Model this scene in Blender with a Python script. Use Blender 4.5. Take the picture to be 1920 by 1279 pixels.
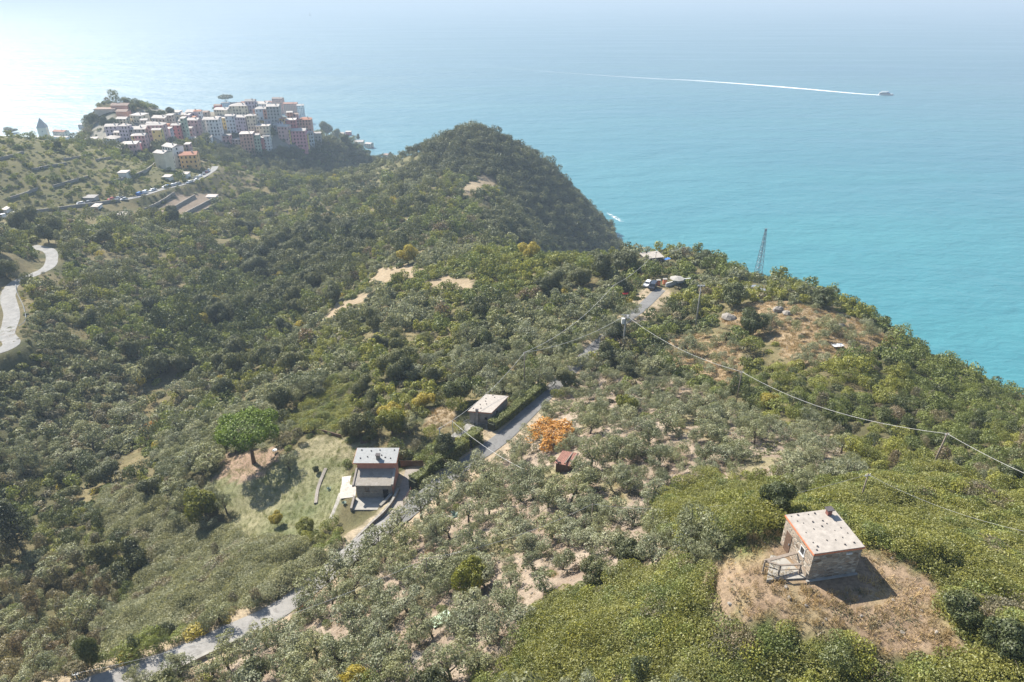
import bpy, math, random
import numpy as np
from mathutils import Vector, Matrix
R = math.radians
SC = bpy.context.scene
for _o in list(bpy.data.objects): bpy.data.objects.remove(_o)
COL = SC.collection
random.seed(7); RNG = np.random.default_rng(11)

# ------------------------------------------------------------------ camera, sky, sun, exposure
H = 195.0; PITCH = R(27.6); F = 1280.0
cam = bpy.data.objects.new('camera', bpy.data.cameras.new('camera')); COL.objects.link(cam)
cam.data.lens = 24; cam.data.sensor_width = 36; cam.data.sensor_fit = 'HORIZONTAL'
cam.data.clip_start = 1.0; cam.data.clip_end = 60000
cam.location = (0, 0, H); cam.rotation_euler = (R(90)-PITCH, 0, 0)
SC.camera = cam
SUN_AZ, SUN_EL = R(-44), R(42)          # azimuth from +Y, negative = to the left
SUN_DIR = Vector((math.sin(SUN_AZ)*math.cos(SUN_EL), math.cos(SUN_AZ)*math.cos(SUN_EL), math.sin(SUN_EL)))
w = bpy.data.worlds.new('World'); SC.world = w; w.use_nodes = True
nt = w.node_tree; bg = nt.nodes['Background']
sky = nt.nodes.new('ShaderNodeTexSky'); sky.sky_type = 'NISHITA'; sky.sun_disc = False
sky.sun_elevation = SUN_EL; sky.sun_rotation = SUN_AZ
sky.air_density = 1.0; sky.dust_density = 0.6; sky.ozone_density = 1.0; sky.altitude = 150
nt.links.new(sky.outputs[0], bg.inputs[0]); bg.inputs[1].default_value = 0.095
sl = bpy.data.lights.new('sun', 'SUN'); sl.energy = 5.0; sl.angle = R(0.53); sl.color = (1.0, 0.94, 0.84)
sun = bpy.data.objects.new('sun', sl); COL.objects.link(sun)
sun.rotation_euler = (-SUN_DIR).to_track_quat('-Z', 'Y').to_euler(); sun.location = (0, 0, 400)
SC.view_settings.view_transform = 'Standard'; SC.view_settings.look = 'None'
SC.view_settings.exposure = 1.25; SC.view_settings.gamma = 1; SC.view_settings.use_curve_mapping = False
cy = SC.cycles
cy.max_bounces = 6; cy.diffuse_bounces = 2; cy.glossy_bounces = 2; cy.transmission_bounces = 3; cy.volume_bounces = 0; cy.transparent_max_bounces = 6
cy.use_denoising = True; cy.sample_clamp_indirect = 4.0
try:
    cy.use_adaptive_sampling = True; cy.adaptive_threshold = 0.008
except Exception: pass
HAZE_DENSITY = 0.00026

# ------------------------------------------------------------------ camera geometry helpers (photograph pixels <-> place)
CP, SP = math.cos(PITCH), math.sin(PITCH)
def ray(px, py):
    u = (px-960)/F; v = (639.5-py)/F
    return np.array([u, CP+v*SP, v*CP-SP])
def atz(px, py, z):
    d = ray(px, py); t = (z-H)/d[2]
    return d[0]*t, d[1]*t, z
def proj(x, y, z):
    dz = np.asarray(z)-H
    t = np.asarray(y)*CP-dz*SP
    v = np.asarray(y)*SP+dz*CP
    tt = np.where(t > 1, t, 1e9)
    return 960+F*np.asarray(x)/tt, 639.5-F*v/tt, t

# ------------------------------------------------------------------ small noise
_T = np.random.default_rng(3).random((256, 256))
def vnoise(x, y, seed=0):
    x = np.asarray(x, float)+seed*17.3; y = np.asarray(y, float)+seed*9.1
    xi = np.floor(x).astype(int); yi = np.floor(y).astype(int)
    fx = x-xi; fy = y-yi; fx = fx*fx*(3-2*fx); fy = fy*fy*(3-2*fy)
    a = _T[xi % 256, yi % 256]; b = _T[(xi+1) % 256, yi % 256]; c = _T[xi % 256, (yi+1) % 256]; d = _T[(xi+1) % 256, (yi+1) % 256]
    return (a*(1-fx)+b*fx)*(1-fy)+(c*(1-fx)+d*fx)*fy
def fbm(x, y, seed=0, o=3):
    s = 0; a = .5; n = 0
    for k in range(o):
        s = s+a*vnoise(x*2**k, y*2**k, seed+k); n += a; a *= .5
    return s/n
def warp(px, py, x, y, t):
    """ragged zone edges: shift the lookup by a couple of metres of noise"""
    k = F/np.maximum(t, 20); return px+k*(4.2*(fbm(x/4.5, y/4.5, 121, 3)-.5)), py+k*(3.0*(fbm(x/4.5, y/4.5, 141, 3)-.5))
def inpoly(px, py, poly):
    px = np.asarray(px, float); py = np.asarray(py, float)
    ins = np.zeros(px.shape, bool); n = len(poly)
    for i in range(n):
        x0, y0 = poly[i]; x1, y1 = poly[(i+1) % n]
        if y0 == y1: continue
        c = ((y0 > py) != (y1 > py)) & (px < (x1-x0)*(py-y0)/(y1-y0)+x0)
        ins ^= c
    return ins

# ------------------------------------------------------------------ terrain: surveyed heights (pixel, pixel, height above the sea)
CTL = [
 (200,1279,120),(420,1190,119),(560,1130,118),(700,1010,116.5),(770,960,116),(830,900,115.5),(880,870,115.3),(960,810,115),(1030,740,114.5),(1105,665,113.5),(1200,575,112.5),(1235,545,112),
 (1540,1085,152),(1470,1050,152),(1640,1060,151.5),(1900,1270,153),(1745,880,132),(1920,745,113),(1680,650,118),(1560,572,117),(1440,580,119),(1385,755,120),(1168,655,114.5),(1305,610,115),
 (1330,480,109),(1240,490,110),(1165,487,107),(1425,530,103),
 (1100,800,122),(1300,900,132),(1250,1000,137),(1000,1000,127),(1000,1150,134),(850,1270,131),(1200,1200,143),(600,1250,124.5),(1400,1270,147),(1750,1200,152),(1900,1000,147),(1650,900,139),(1500,850,133),(1850,850,130),(1900,780,121),(1300,760,119.5),(1550,720,124),(1750,720,119),
 (700,950,113),(480,870,108),(570,900,110),(450,960,104.5),(640,830,111.5),(915,800,115),(400,1080,110),(260,1150,112.5),(300,1190,116),(100,1200,104),(30,950,92),(60,1050,96),(200,900,90),(330,730,82),(400,830,99),(550,720,101),(600,780,107),(700,700,108.5),(850,680,111),
 (950,600,110),(800,580,104),(650,600,96),(430,640,80),(100,780,87),(180,650,88),(20,620,97),(95,490,91),(300,560,78),(520,540,75),(600,470,72),(680,550,93),(800,520,101),(1000,500,107),(900,485,101),(760,470,92),(850,420,84),(700,400,74),
 (1000,440,47),(1100,455,26),(950,380,70),(900,350,76),(800,330,72),(885,243,94),(1000,300,66),(940,262,86),(760,298,73),(1060,355,38),(1120,410,14),(1158,455,0),
 (350,480,72),(200,440,83),(20,440,92),(0,408,85),(100,393,83.5),(200,378,81.5),(300,355,78),(400,318,73),(350,400,69),(500,400,58),(560,340,45),(470,350,62),(100,330,93),(250,310,85),(0,265,108),(80,262,103),(160,272,91),(270,290,80),(308,312,76),(360,312,75),
 (250,262,83),(200,238,88),(230,212,90),(172,228,87),(195,214,90),(250,214,87),(300,232,86),(400,262,70),(450,288,60),(400,220,80),(480,216,84),(530,228,79),(580,278,54),(600,315,38),(660,268,46),(720,300,20),(690,335,16),(640,330,30),
]
WORLD = [  # slopes the camera cannot see: out of frame, and the sea cliffs behind the skylines
 (-75,40,123),(-120,60,118),(-150,140,104),(-190,200,108),(-240,280,108),(-330,330,112),(-420,380,118),(0,10,150),(-60,0,140),(60,10,158),(120,40,150),(90,80,136),
 (170,90,100),(160,150,70),(140,190,62),(200,120,45),(230,60,60),(255,110,-8),(225,170,-8),(195,220,-8),(165,265,-8),(125,205,90),(110,250,60),(135,290,-8),(100,300,20),(85,335,-8),(55,300,45),(70,270,80),(45,360,25),(75,400,-8),(30,420,38),(90,470,-6),
 (120,540,-8),(108,580,-8),(80,620,-8),(30,625,5),(10,650,-8),(-45,640,10),(-50,670,-8),(-110,650,12),(-115,700,-8),(-40,590,55),(-100,600,50),
 (-170,770,-6),(-105,760,-8),(-180,830,-8),(-200,745,30),(-240,720,55),(-260,780,-4),(-262,655,68),(-228,662,70),(-310,700,40),(-340,740,-8),(-380,660,20),(-420,690,-8),(-430,600,30),(-470,620,-8),(-400,520,75),(-460,470,90),(-520,520,-8),(-330,560,80),
]
pts = np.array([atz(*c) for c in CTL]+WORLD, float)
CQ = 18.0
def _k(a, b):
    d2 = (a[:, None, 0]-b[None, :, 0])**2+(a[:, None, 1]-b[None, :, 1])**2
    return np.sqrt(d2+CQ*CQ)
_A = _k(pts, pts); _A -= np.eye(len(pts))*0.35
_mu = pts[:, 2].mean(); _W = np.linalg.solve(_A, pts[:, 2]-_mu)
def axis(a, b, s0, centre, half, grow):
    up = [centre]; s = s0
    while up[-1] < b:
        if up[-1] > centre+half: s = min(s*grow, 5.0)
        up.append(up[-1]+s)
    dn = [centre]; s = s0
    while dn[-1] > a:
        if dn[-1] < centre-half: s = min(s*grow, 5.0)
        dn.append(dn[-1]-s)
    return np.array(dn[::-1][:-1]+up)
GX = axis(-560, 300, 1.25, 10, 110, 1.02); GY = axis(-40, 900, 1.1, 90, 140, 1.015)
NX, NY = len(GX), len(GY)
MX, MY = np.meshgrid(GX, GY, indexing='xy')
_q = np.stack([MX.ravel(), MY.ravel()], 1); GZ = np.empty(len(_q))
for i in range(0, len(_q), 20000):
    GZ[i:i+20000] = _k(_q[i:i+20000], pts) @ _W + _mu
GZ = GZ.reshape(NY, NX)
_amp = np.clip(GZ/20, 0, 1)
GZ = GZ+_amp*((fbm(MX/34, MY/34, 1)-.5)*3.2+(fbm(MX/7, MY/7, 5)-.5)*1.1)
GZ = np.where(GZ < 3, np.maximum(-6, GZ), GZ)
def hz(x, y):
    x = np.asarray(x, float); y = np.asarray(y, float)
    i = np.clip(np.searchsorted(GX, x)-1, 0, NX-2); j = np.clip(np.searchsorted(GY, y)-1, 0, NY-2)
    fx = np.clip((x-GX[i])/(GX[i+1]-GX[i]), 0, 1); fy = np.clip((y-GY[j])/(GY[j+1]-GY[j]), 0, 1)
    return (GZ[j, i]*(1-fx)+GZ[j, i+1]*fx)*(1-fy)+(GZ[j+1, i]*(1-fx)+GZ[j+1, i+1]*fx)*fy
def hit(px, py):
    d = ray(px, py); t = np.arange(25, 1400, .5)
    z = H+d[2]*t; g = np.maximum(hz(d[0]*t, d[1]*t), -0.01); b = np.nonzero(z <= g)[0]
    if len(b) == 0: return d[0]*1400, d[1]*1400, 0.0
    k = b[0]; t0, t1 = (t[k-1], t[k]) if k else (t[k], t[k])
    for _ in range(14):
        m = (t0+t1)/2
        if H+d[2]*m <= max(float(hz(d[0]*m, d[1]*m)), 0): t1 = m
        else: t0 = m
    return d[0]*t1, d[1]*t1, H+d[2]*t1
def visible(x, y, z):
    """which points the ground leaves in view from the photograph's standpoint"""
    x = np.asarray(x, float); out = np.ones(x.shape, bool)
    for f in np.linspace(.15, .985, 70):
        out &= hz(x*f, np.asarray(y)*f) < H+(np.asarray(z)-H)*f+.3
    return out
def top_z(x, y, py):
    lo, hi = float(hz(x, y))-5, float(hz(x, y))+60
    for _ in range(40):
        m = (lo+hi)/2
        if proj(x, y, m)[1] > py: lo = m
        else: hi = m
    return lo

# ------------------------------------------------------------------ roads and terraces cut into the slope
def smooth(pl, step=1.5):
    p = np.array(pl, float); q = np.vstack([2*p[0]-p[1], p, 2*p[-1]-p[-2]]); out = []
    for i in range(1, len(q)-2):
        n = max(2, int(np.linalg.norm(q[i+1]-q[i])/step))
        for k in range(n):
            t = k/n
            out.append(.5*((2*q[i])+(-q[i-1]+q[i+1])*t+(2*q[i-1]-5*q[i]+4*q[i+1]-q[i+2])*t*t+(-q[i-1]+3*q[i]-3*q[i+1]+q[i+2])*t**3))
    out.append(p[-1]); return np.array(out)
def pathdist(x, y, pl):
    x = np.asarray(x, float); y = np.asarray(y, float)
    best = np.full(x.shape, 1e9); bz = np.zeros(x.shape)
    for a, b in zip(pl[:-1], pl[1:]):
        dx, dy = b[0]-a[0], b[1]-a[1]; L = dx*dx+dy*dy+1e-9
        t = np.clip(((x-a[0])*dx+(y-a[1])*dy)/L, 0, 1)
        d = np.hypot(x-a[0]-t*dx, y-a[1]-t*dy); m = d < best
        best = np.where(m, d, best); bz = np.where(m, a[2]+t*(b[2]-a[2]), bz)
    return best, bz
def sstep(a, b, x):
    t = np.clip((x-a)/(b-a), 0, 1); return t*t*(3-2*t)
ROAD = smooth([(-120,36,123),(-82,42,121)]+[atz(*c) for c in [(200,1279,120),(420,1192,119),(520,1145,118.4),(600,1085,117.7),(690,1012,116.8),(770,955,116.1),(830,900,115.6),(880,865,115.4),(945,818,115.1),(1000,765,114.8),(1050,715,114.2),(1105,660,113.6),(1160,610,113),(1205,575,112.5),(1238,543,112)]])
LROAD = smooth([(-190,120,103),(-188,150,101)]+[atz(*c) for c in [(-10,660,98.5),(12,625,97.2),(22,590,96),(15,555,94.5),(30,530,93.5),(85,505,92),(97,488,91.2),(92,470,90.6),(60,462,90)]])
FROAD = smooth([atz(*c) for c in [(-60,420,86),(0,408,85),(60,399,84.2),(130,388,82.9),(200,378,81.5),(250,371,80.4),(300,356,78),(345,345,76.4),(375,334,75),(398,320,73.4),(404,312,72.8)]], 3)
DRIVE = smooth([atz(*c) for c in [(668,1040,116.2),(712,992,114.9),(745,955,114.2),(770,905,113.6),(778,880,113.4)]])
HUTC = (25.9, 42.6)
def flatten(pl, hw, ext, drop=.05):
    global GZ
    lo = pl.min(0)-ext-hw-3; hi = pl.max(0)+ext+hw+3
    m = (MX > lo[0]) & (MX < hi[0]) & (MY > lo[1]) & (MY < hi[1])
    d, z = pathdist(MX[m], MY[m], pl[::2] if len(pl) > 30 else pl)
    wgt = 1-sstep(hw, hw+ext, d)
    GZ[m] = GZ[m]*(1-wgt)+(z-drop)*wgt
def pad(x, y, r, ext, z):
    global GZ
    d = np.hypot(MX-x, MY-y); wgt = 1-sstep(r, r+ext, d)
    GZ = GZ*(1-wgt)+z*wgt
pad(HUTC[0], HUTC[1], 4.5, 7, 152.0)
pad(-24.5, 97.5, 5.5, 5, 113.0)
pad(-5.0, 119.5, 5, 4, 114.8)
pad(46, 190, 6, 6, 111.9)
flatten(LROAD, 3.6, 6); flatten(FROAD, 3.4, 6); flatten(ROAD, 2.6, 5); flatten(DRIVE, 1.9, 2.5)

# ------------------------------------------------------------------ mesh and object helpers
def mesh_np(name, V, Fq, mat=None, smooth_shade=False):
    V = np.asarray(V, np.float32); Fq = np.asarray(Fq, np.int32); k = Fq.shape[1]
    me = bpy.data.meshes.new(name); me.vertices.add(len(V)); me.vertices.foreach_set('co', V.ravel())
    me.loops.add(Fq.size); me.loops.foreach_set('vertex_index', Fq.ravel())
    me.polygons.add(len(Fq)); me.polygons.foreach_set('loop_start', np.arange(0, Fq.size, k, dtype=np.int32))
    me.update(calc_edges=True)
    if smooth_shade: me.polygons.foreach_set('use_smooth', np.ones(len(Fq), bool))
    if mat: me.materials.append(mat)
    return me
def link(name, me, parent=None, loc=None, rz=None):
    o = bpy.data.objects.new(name, me); COL.objects.link(o)
    if parent is not None: o.parent = parent
    if loc is not None: o.location = [float(c) for c in loc]
    if rz is not None: o.rotation_euler = (0, 0, rz)
    return o
def tag(o, label=None, cat=None, group=None, kind=None):
    if label: o['label'] = label
    if cat: o['category'] = cat
    if group: o['group'] = group
    if kind: o['kind'] = kind
    return o
def thing(name, label, cat, loc, rz=0, group=None):
    return tag(link(name, None, None, loc, rz), label, cat, group)
class MB:
    def __init__(s): s.v = []; s.f = []
    def add(s, vs, fs):
        n = len(s.v); s.v += [tuple(map(float, v)) for v in vs]; s.f += [tuple(i+n for i in f) for f in fs]; return s
    def hexa(s, b, t):            # bottom ring, top ring (same order, counter-clockwise from above)
        n = len(b)
        return s.add(list(b)+list(t), [tuple(range(n))[::-1], tuple(range(n, 2*n))]+[(i, (i+1) % n, n+(i+1) % n, n+i) for i in range(n)])
    def box(s, x0, x1, y0, y1, z0, z1):
        return s.hexa([(x0, y0, z0), (x1, y0, z0), (x1, y1, z0), (x0, y1, z0)], [(x0, y0, z1), (x1, y0, z1), (x1, y1, z1), (x0, y1, z1)])
    def obox(s, c, d, L, wd, z0, z1):   # box along direction d in plan, centred at c
        d = np.array(d[:2], float); d /= np.linalg.norm(d); n = np.array([-d[1], d[0]]); c = np.array(c[:2], float)
        q = [c-d*L/2-n*wd/2, c+d*L/2-n*wd/2, c+d*L/2+n*wd/2, c-d*L/2+n*wd/2]
        return s.hexa([(*p, z0) for p in q], [(*p, z1) for p in q])
    def slab(s, q, th):           # quad q (4 points) thickened downwards
        return s.hexa([(p[0], p[1], p[2]-th) for p in q], q)
    def tube(s, p, r, n=6, cap=True):
        p = [np.array(a, float) for a in p]
        if not hasattr(r, '__len__'): r = [r]*len(p)
        rings = []
        for i in range(len(p)):
            d = p[min(i+1, len(p)-1)]-p[max(i-1, 0)]; d = d/(np.linalg.norm(d)+1e-9)
            a = np.array([0, 0, 1.]) if abs(d[2]) < .9 else np.array([1., 0, 0])
            u = np.cross(d, a); u /= np.linalg.norm(u); v = np.cross(d, u)
            rings.append([p[i]+r[i]*(math.cos(6.2832*k/n)*u+math.sin(6.2832*k/n)*v) for k in range(n)])
        vs = [q for g in rings for q in g]; fs = []
        for i in range(len(p)-1):
            for k in range(n): fs.append((i*n+k, i*n+(k+1) % n, (i+1)*n+(k+1) % n, (i+1)*n+k))
        if cap: fs += [tuple(range(n)), tuple(range(len(vs)-n, len(vs)))[::-1]]
        return s.add(vs, fs)
    def ball(s, c, rad, n=8, m=5, jit=0):
        vs = []; fs = []
        for i in range(m+1):
            for k in range(n):
                a = math.pi*i/m; b = 6.2832*k/n; j = 1+jit*(random.random()-.5)
                vs.append((c[0]+rad[0]*j*math.sin(a)*math.cos(b), c[1]+rad[1]*j*math.sin(a)*math.sin(b), c[2]+rad[2]*j*math.cos(a)))
        for i in range(m):
            for k in range(n): fs.append((i*n+k, (i+1)*n+k, (i+1)*n+(k+1) % n, i*n+(k+1) % n))
        return s.add(vs, fs)
    def mesh(s, name, mat, sm=False):
        me = bpy.data.meshes.new(name); me.from_pydata(s.v, [], s.f)
        import bmesh
        b = bmesh.new(); b.from_mesh(me); bmesh.ops.remove_doubles(b, verts=b.verts, dist=1e-5); bmesh.ops.recalc_face_normals(b, faces=b.faces); b.to_mesh(me); b.free()
        if mat: me.materials.append(mat)
        if sm: me.polygons.foreach_set('use_smooth', np.ones(len(me.polygons), bool))
        return me
    def build(s, name, mat, parent=None, loc=None, rz=None, sm=False): return link(name, s.mesh(name, mat, sm), parent, loc, rz)

# ------------------------------------------------------------------ materials
class N:
    def __init__(s, name):
        s.m = bpy.data.materials.new(name); s.m.use_nodes = True; s.t = s.m.node_tree; s.t.nodes.clear()
        s.out = s.n('ShaderNodeOutputMaterial')
    def n(s, t, **k):
        o = s.t.nodes.new(t)
        for a, b in k.items(): setattr(o, a, b)
        return o
    def l(s, a, b): s.t.links.new(a, b)
    def put(s, node, **k):
        for a, b in k.items():
            i = node.inputs[a.replace('_', ' ')] if isinstance(a, str) else node.inputs[a]
            if hasattr(b, 'is_linked') or isinstance(b, bpy.types.NodeSocket): s.l(b, i)
            else: i.default_value = (*b, 1) if isinstance(b, tuple) and len(b) == 3 and i.type == 'RGBA' else b
        return node
    def noise(s, scale, detail=3, rough=.55, vec=None, dist=0):
        n = s.n('ShaderNodeTexNoise'); n.inputs['Scale'].default_value = scale; n.inputs['Detail'].default_value = detail; n.inputs['Roughness'].default_value = rough; n.inputs['Distortion'].default_value = dist
        if vec is not None: s.l(vec, n.inputs['Vector'])
        return n
    def ramp(s, fac, stops):
        r = s.n('ShaderNodeValToRGB'); e = r.color_ramp.elements
        while len(e) < len(stops): e.new(.5)
        for a, (p, c) in zip(e, stops): a.position = p; a.color = (*c, 1) if len(c) == 3 else c
        s.l(fac, r.inputs[0]); return r.outputs[0]
    def mix(s, fac, a, b, mode='MIX'):
        m = s.n('ShaderNodeMix', data_type='RGBA', blend_type=mode)
        for sock, v in ((m.inputs[0], fac), (m.inputs[6], a), (m.inputs[7], b)):
            if isinstance(v, bpy.types.NodeSocket): s.l(v, sock)
            else: sock.default_value = (*v, 1) if isinstance(v, tuple) else v
        return m.outputs[2]
    def math(s, op, a, b=0):
        m = s.n('ShaderNodeMath', operation=op)
        for sock, v in ((m.inputs[0], a), (m.inputs[1], b)):
            if isinstance(v, bpy.types.NodeSocket): s.l(v, sock)
            else: sock.default_value = v
        return m.outputs[0]
    def geo(s): return s.n('ShaderNodeNewGeometry').outputs['Position']
    def obj(s): return s.n('ShaderNodeTexCoord').outputs['Object']
    def bump(s, h, strength=.4, dist=.05):
        b = s.n('ShaderNodeBump'); b.inputs['Strength'].default_value = strength; b.inputs['Distance'].default_value = dist; s.l(h, b.inputs['Height']); return b.outputs[0]
    def principled(s, col, rough=.8, spec=.3, normal=None, **k):
        p = s.n('ShaderNodeBsdfPrincipled'); s.put(p, Base_Color=col, Roughness=rough); p.inputs['Specular IOR Level'].default_value = spec
        if normal is not None: s.l(normal, p.inputs['Normal'])
        for a, b in k.items(): p.inputs[a.replace('_', ' ')].default_value = b
        s.l(p.outputs[0], s.out.inputs[0]); return p
def dull(name, col, var=.25, scale=2.0, rough=.85, bump=.0, spec=.25, fine=14.0, metal=0):
    n = N(name); v = n.obj(); a = n.noise(scale, 4, .6, v); b = n.noise(fine, 3, .6, v)
    lo = tuple(c*(1-var) for c in col); hi = tuple(min(1, c*(1+var)) for c in col)
    c = n.ramp(a.outputs[0], [(.3, lo), (.7, hi)]); c = n.mix(n.math('MULTIPLY', b.outputs[0], .6), c, n.mix(.5, c, lo), 'MIX')
    n.principled(c, rough, spec, n.bump(b.outputs[0], bump, .04) if bump else None, Metallic=metal); return n.m
def stone(name, cols, scale=4.0, row=2.4, mortar=(.30, .27, .23), bump=.9):
    """coursed rubble: stretched Voronoi cells, each stone its own tone"""
    n = N(name); tc = n.obj()
    mp = n.n('ShaderNodeMapping'); mp.inputs['Scale'].default_value = (scale, scale, scale*row); n.l(tc, mp.inputs[0])
    wob = n.noise(1.5, 2, .5, tc); ad = n.mix(.12, mp.outputs[0], wob.outputs[1], 'ADD')
    v = n.n('ShaderNodeTexVoronoi', feature='F1'); n.l(ad, v.inputs['Vector']); v.inputs['Scale'].default_value = 1
    e = n.n('ShaderNodeTexVoronoi', feature='DISTANCE_TO_EDGE'); n.l(ad, e.inputs['Vector']); e.inputs['Scale'].default_value = 1
    sep = n.n('ShaderNodeSeparateColor'); n.l(v.outputs['Color'], sep.inputs[0])
    c = n.ramp(sep.outputs[0], [(i/(len(cols)-1), k) for i, k in enumerate(cols)])
    f = n.noise(20, 3, .6, tc); c = n.mix(.35, c, n.ramp(f.outputs[0], [(.3, (.3, .3, .3)), (.7, (1, 1, 1))]), 'MULTIPLY')
    em = n.ramp(e.outputs[0], [(.02, (0, 0, 0)), (.09, (1, 1, 1))]); c = n.mix(em, mortar, c)
    n.principled(c, .9, .2, n.bump(em, bump, .05)); return n.m
def foliage(name, col, col2, var=.35, trans=.4, dry=None):
    """leaf cards: each leaf and each plant has its own tone, lit from both sides"""
    k_ = (1.08, 1.10, .98) if name.split()[0] in ('olive', 'silvery', 'grey', 'bramble') else (1.14, 1.17, 1.04) if name.split()[0] in ('maquis', 'yellow', 'grey', 'dark', 'holm', 'olive', 'silvery', 'bramble') else (1, 1, 1)
    col = tuple(a*b for a, b in zip(col, k_)); col2 = tuple(a*b for a, b in zip(col2, k_)); dry = dry and tuple(a*b for a, b in zip(dry, k_))
    n = N(name); g = n.n('ShaderNodeNewGeometry'); oi = n.n('ShaderNodeObjectInfo')
    c = n.mix(g.outputs['Random Per Island'], col, col2)
    c = n.mix(1, c, n.ramp(oi.outputs['Random'], [(0, (1-var, 1-var*.9, 1-var)), (.5, (1, 1, 1)), (1, (1+var, 1+var*.8, 1+var*.4))]), 'MULTIPLY')
    if dry: c = n.mix(n.ramp(n.math('FRACT', n.math('MULTIPLY', oi.outputs['Random'], 7.31)), [(.72, (0, 0, 0)), (1, (1, 1, 1))]), c, dry)
    d = n.n('ShaderNodeBsdfDiffuse'); n.l(c, d.inputs[0]); t = n.n('ShaderNodeBsdfTranslucent'); n.l(n.mix(.35, c, n.mix(1, c, (1.2, 1.15, .55), 'MULTIPLY')), t.inputs[0])
    gl = n.n('ShaderNodeBsdfGlossy'); gl.inputs['Roughness'].default_value = .55; gl.inputs[0].default_value = (.6, .62, .6, 1)
    m = n.n('ShaderNodeMixShader'); m.inputs[0].default_value = trans; n.l(d.outputs[0], m.inputs[1]); n.l(t.outputs[0], m.inputs[2])
    m2 = n.n('ShaderNodeMixShader'); m2.inputs[0].default_value = .05; n.l(m.outputs[0], m2.inputs[1]); n.l(gl.outputs[0], m2.inputs[2])
    n.l(m2.outputs[0], n.out.inputs[0]); return n.m

M = {}
M['bark'] = dull('bark', (.11, .09, .07), .35, 6, .95, .5)
M['pine_bark'] = dull('pine bark', (.13, .085, .06), .35, 5, .95, .5)
M['hut_stone'] = stone('rubble stone', [(.17, .125, .09), (.42, .34, .26), (.24, .18, .13), (.52, .45, .36), (.34, .25, .18)], 2.1, 2.0)
M['grey_stone'] = stone('grey rubble stone', [(.20, .18, .155), (.33, .30, .26), (.26, .24, .205), (.38, .35, .30)], 2.6, 2.2, (.27, .255, .23))
M['render'] = dull('grey render', (.24, .215, .19), .22, 1.5, .95, .3)
M['pink_plaster'] = dull('salmon plaster', (.50, .235, .175), .15, 1.2, .9)
M['slate'] = dull('pale slate roof', (.33, .295, .255), .2, 2.2, .8, .3, .3, 9)
M['slate_blue'] = dull('grey slate roof', (.25, .255, .25), .15, 2.0, .75, .3, .3, 9)
M['slabs'] = stone('stone slab paving', [(.24, .215, .185), (.32, .29, .25), (.28, .25, .21), (.35, .32, .285)], 1.6, 1.0, (.26, .24, .2), .4)
M['white_paving'] = stone('white slab paving', [(.36, .335, .30), (.44, .41, .37), (.40, .37, .33), (.48, .45, .41)], 1.7, 1.0, (.42, .39, .34), .3)
M['terracotta'] = dull('terracotta', (.52, .19, .10), .2, 5, .85)
M['brick'] = dull('dark brick', (.20, .085, .07), .25, 8, .9)
M['darkstone'] = dull('dark stone', (.085, .075, .075), .3, 8, .9, .4)
M['wood'] = dull('weathered wood', (.22, .18, .145), .25, 5, .9, .3)
M['brown_wood'] = dull('brown planks', (.12, .075, .05), .3, 6, .85, .3)
M['metal'] = dull('galvanised steel', (.22, .23, .24), .15, 3, .5, 0, .5)
M['rust'] = dull('rusty sheet', (.27, .135, .10), .35, 3, .8, .3)
M['concrete'] = dull('concrete', (.29, .275, .245), .18, 1.5, .9, .25)
M['darkglass'] = dull('dark glass', (.025, .03, .035), .2, 2, .15, 0, .6)
M['dark'] = dull('dark opening', (.02, .018, .016), .2, 2, .9)
M['white'] = dull('white paint', (.55, .54, .52), .08, 2, .6)
M['white_cable'] = dull('pale cable', (.50, .49, .47), .08, 2, .6)
M['red'] = dull('red paint', (.55, .04, .04), .12, 2, .6)
M['orange_red'] = dull('orange red plastic', (.62, .09, .03), .12, 4, .55)
M['green_tarp'] = dull('pale green tarpaulin', (.44, .56, .40), .25, 2, .7, .3)
M['rock'] = dull('rock', (.25, .225, .195), .25, 2.5, .95, .6)
M['tyre'] = dull('tyre rubber', (.03, .03, .03), .2, 5, .9)
for nm, c in dict(car_white=(.72, .72, .72), car_silver=(.45, .46, .48), car_black=(.03, .033, .04), car_red=(.4, .04, .035), car_blue=(.05, .16, .42), car_grey=(.18, .19, .2)).items():
    M[nm] = dull(nm.replace('_', ' ').replace('car', 'paint'), c, .05, 1, .25, 0, .6)

# asphalt and concrete surfaces in world space
def surface(name, lo, hi, scale, crack=(.6, .6, .6), rough=.9):
    n = N(name); g = n.geo(); a = n.noise(scale, 5, .65, g); b = n.noise(6, 4, .6, g); c = n.ramp(a.outputs[0], [(.3, lo), (.7, hi)])
    pt_ = n.noise(.7, 4, .7, g, 1.2); c = n.mix(.8, c, n.ramp(pt_.outputs[0], [(.38, (.72, .71, .70)), (.46, (1, 1, 1)), (.6, (1.06, 1.05, 1.03))]), 'MULTIPLY')
    c = n.mix(.5, c, n.ramp(b.outputs[0], [(.3, crack), (.65, (1.1, 1.1, 1.1))]), 'MULTIPLY'); n.principled(c, rough, .3, n.bump(b.outputs[0], .2, .03)); return n.m
M['asphalt'] = surface('worn asphalt', (.13, .128, .125), (.19, .187, .18), .25)
M['pale_asphalt'] = surface('pale concrete road', (.20, .192, .178), (.28, .268, .25), .3, (.8, .8, .8))
M['worn_concrete'] = surface('worn pale road', (.17, .168, .162), (.25, .245, .235), .3, (.75, .75, .75))
M['drive'] = surface('concrete drive', (.20, .18, .155), (.28, .25, .215), .5)

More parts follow.
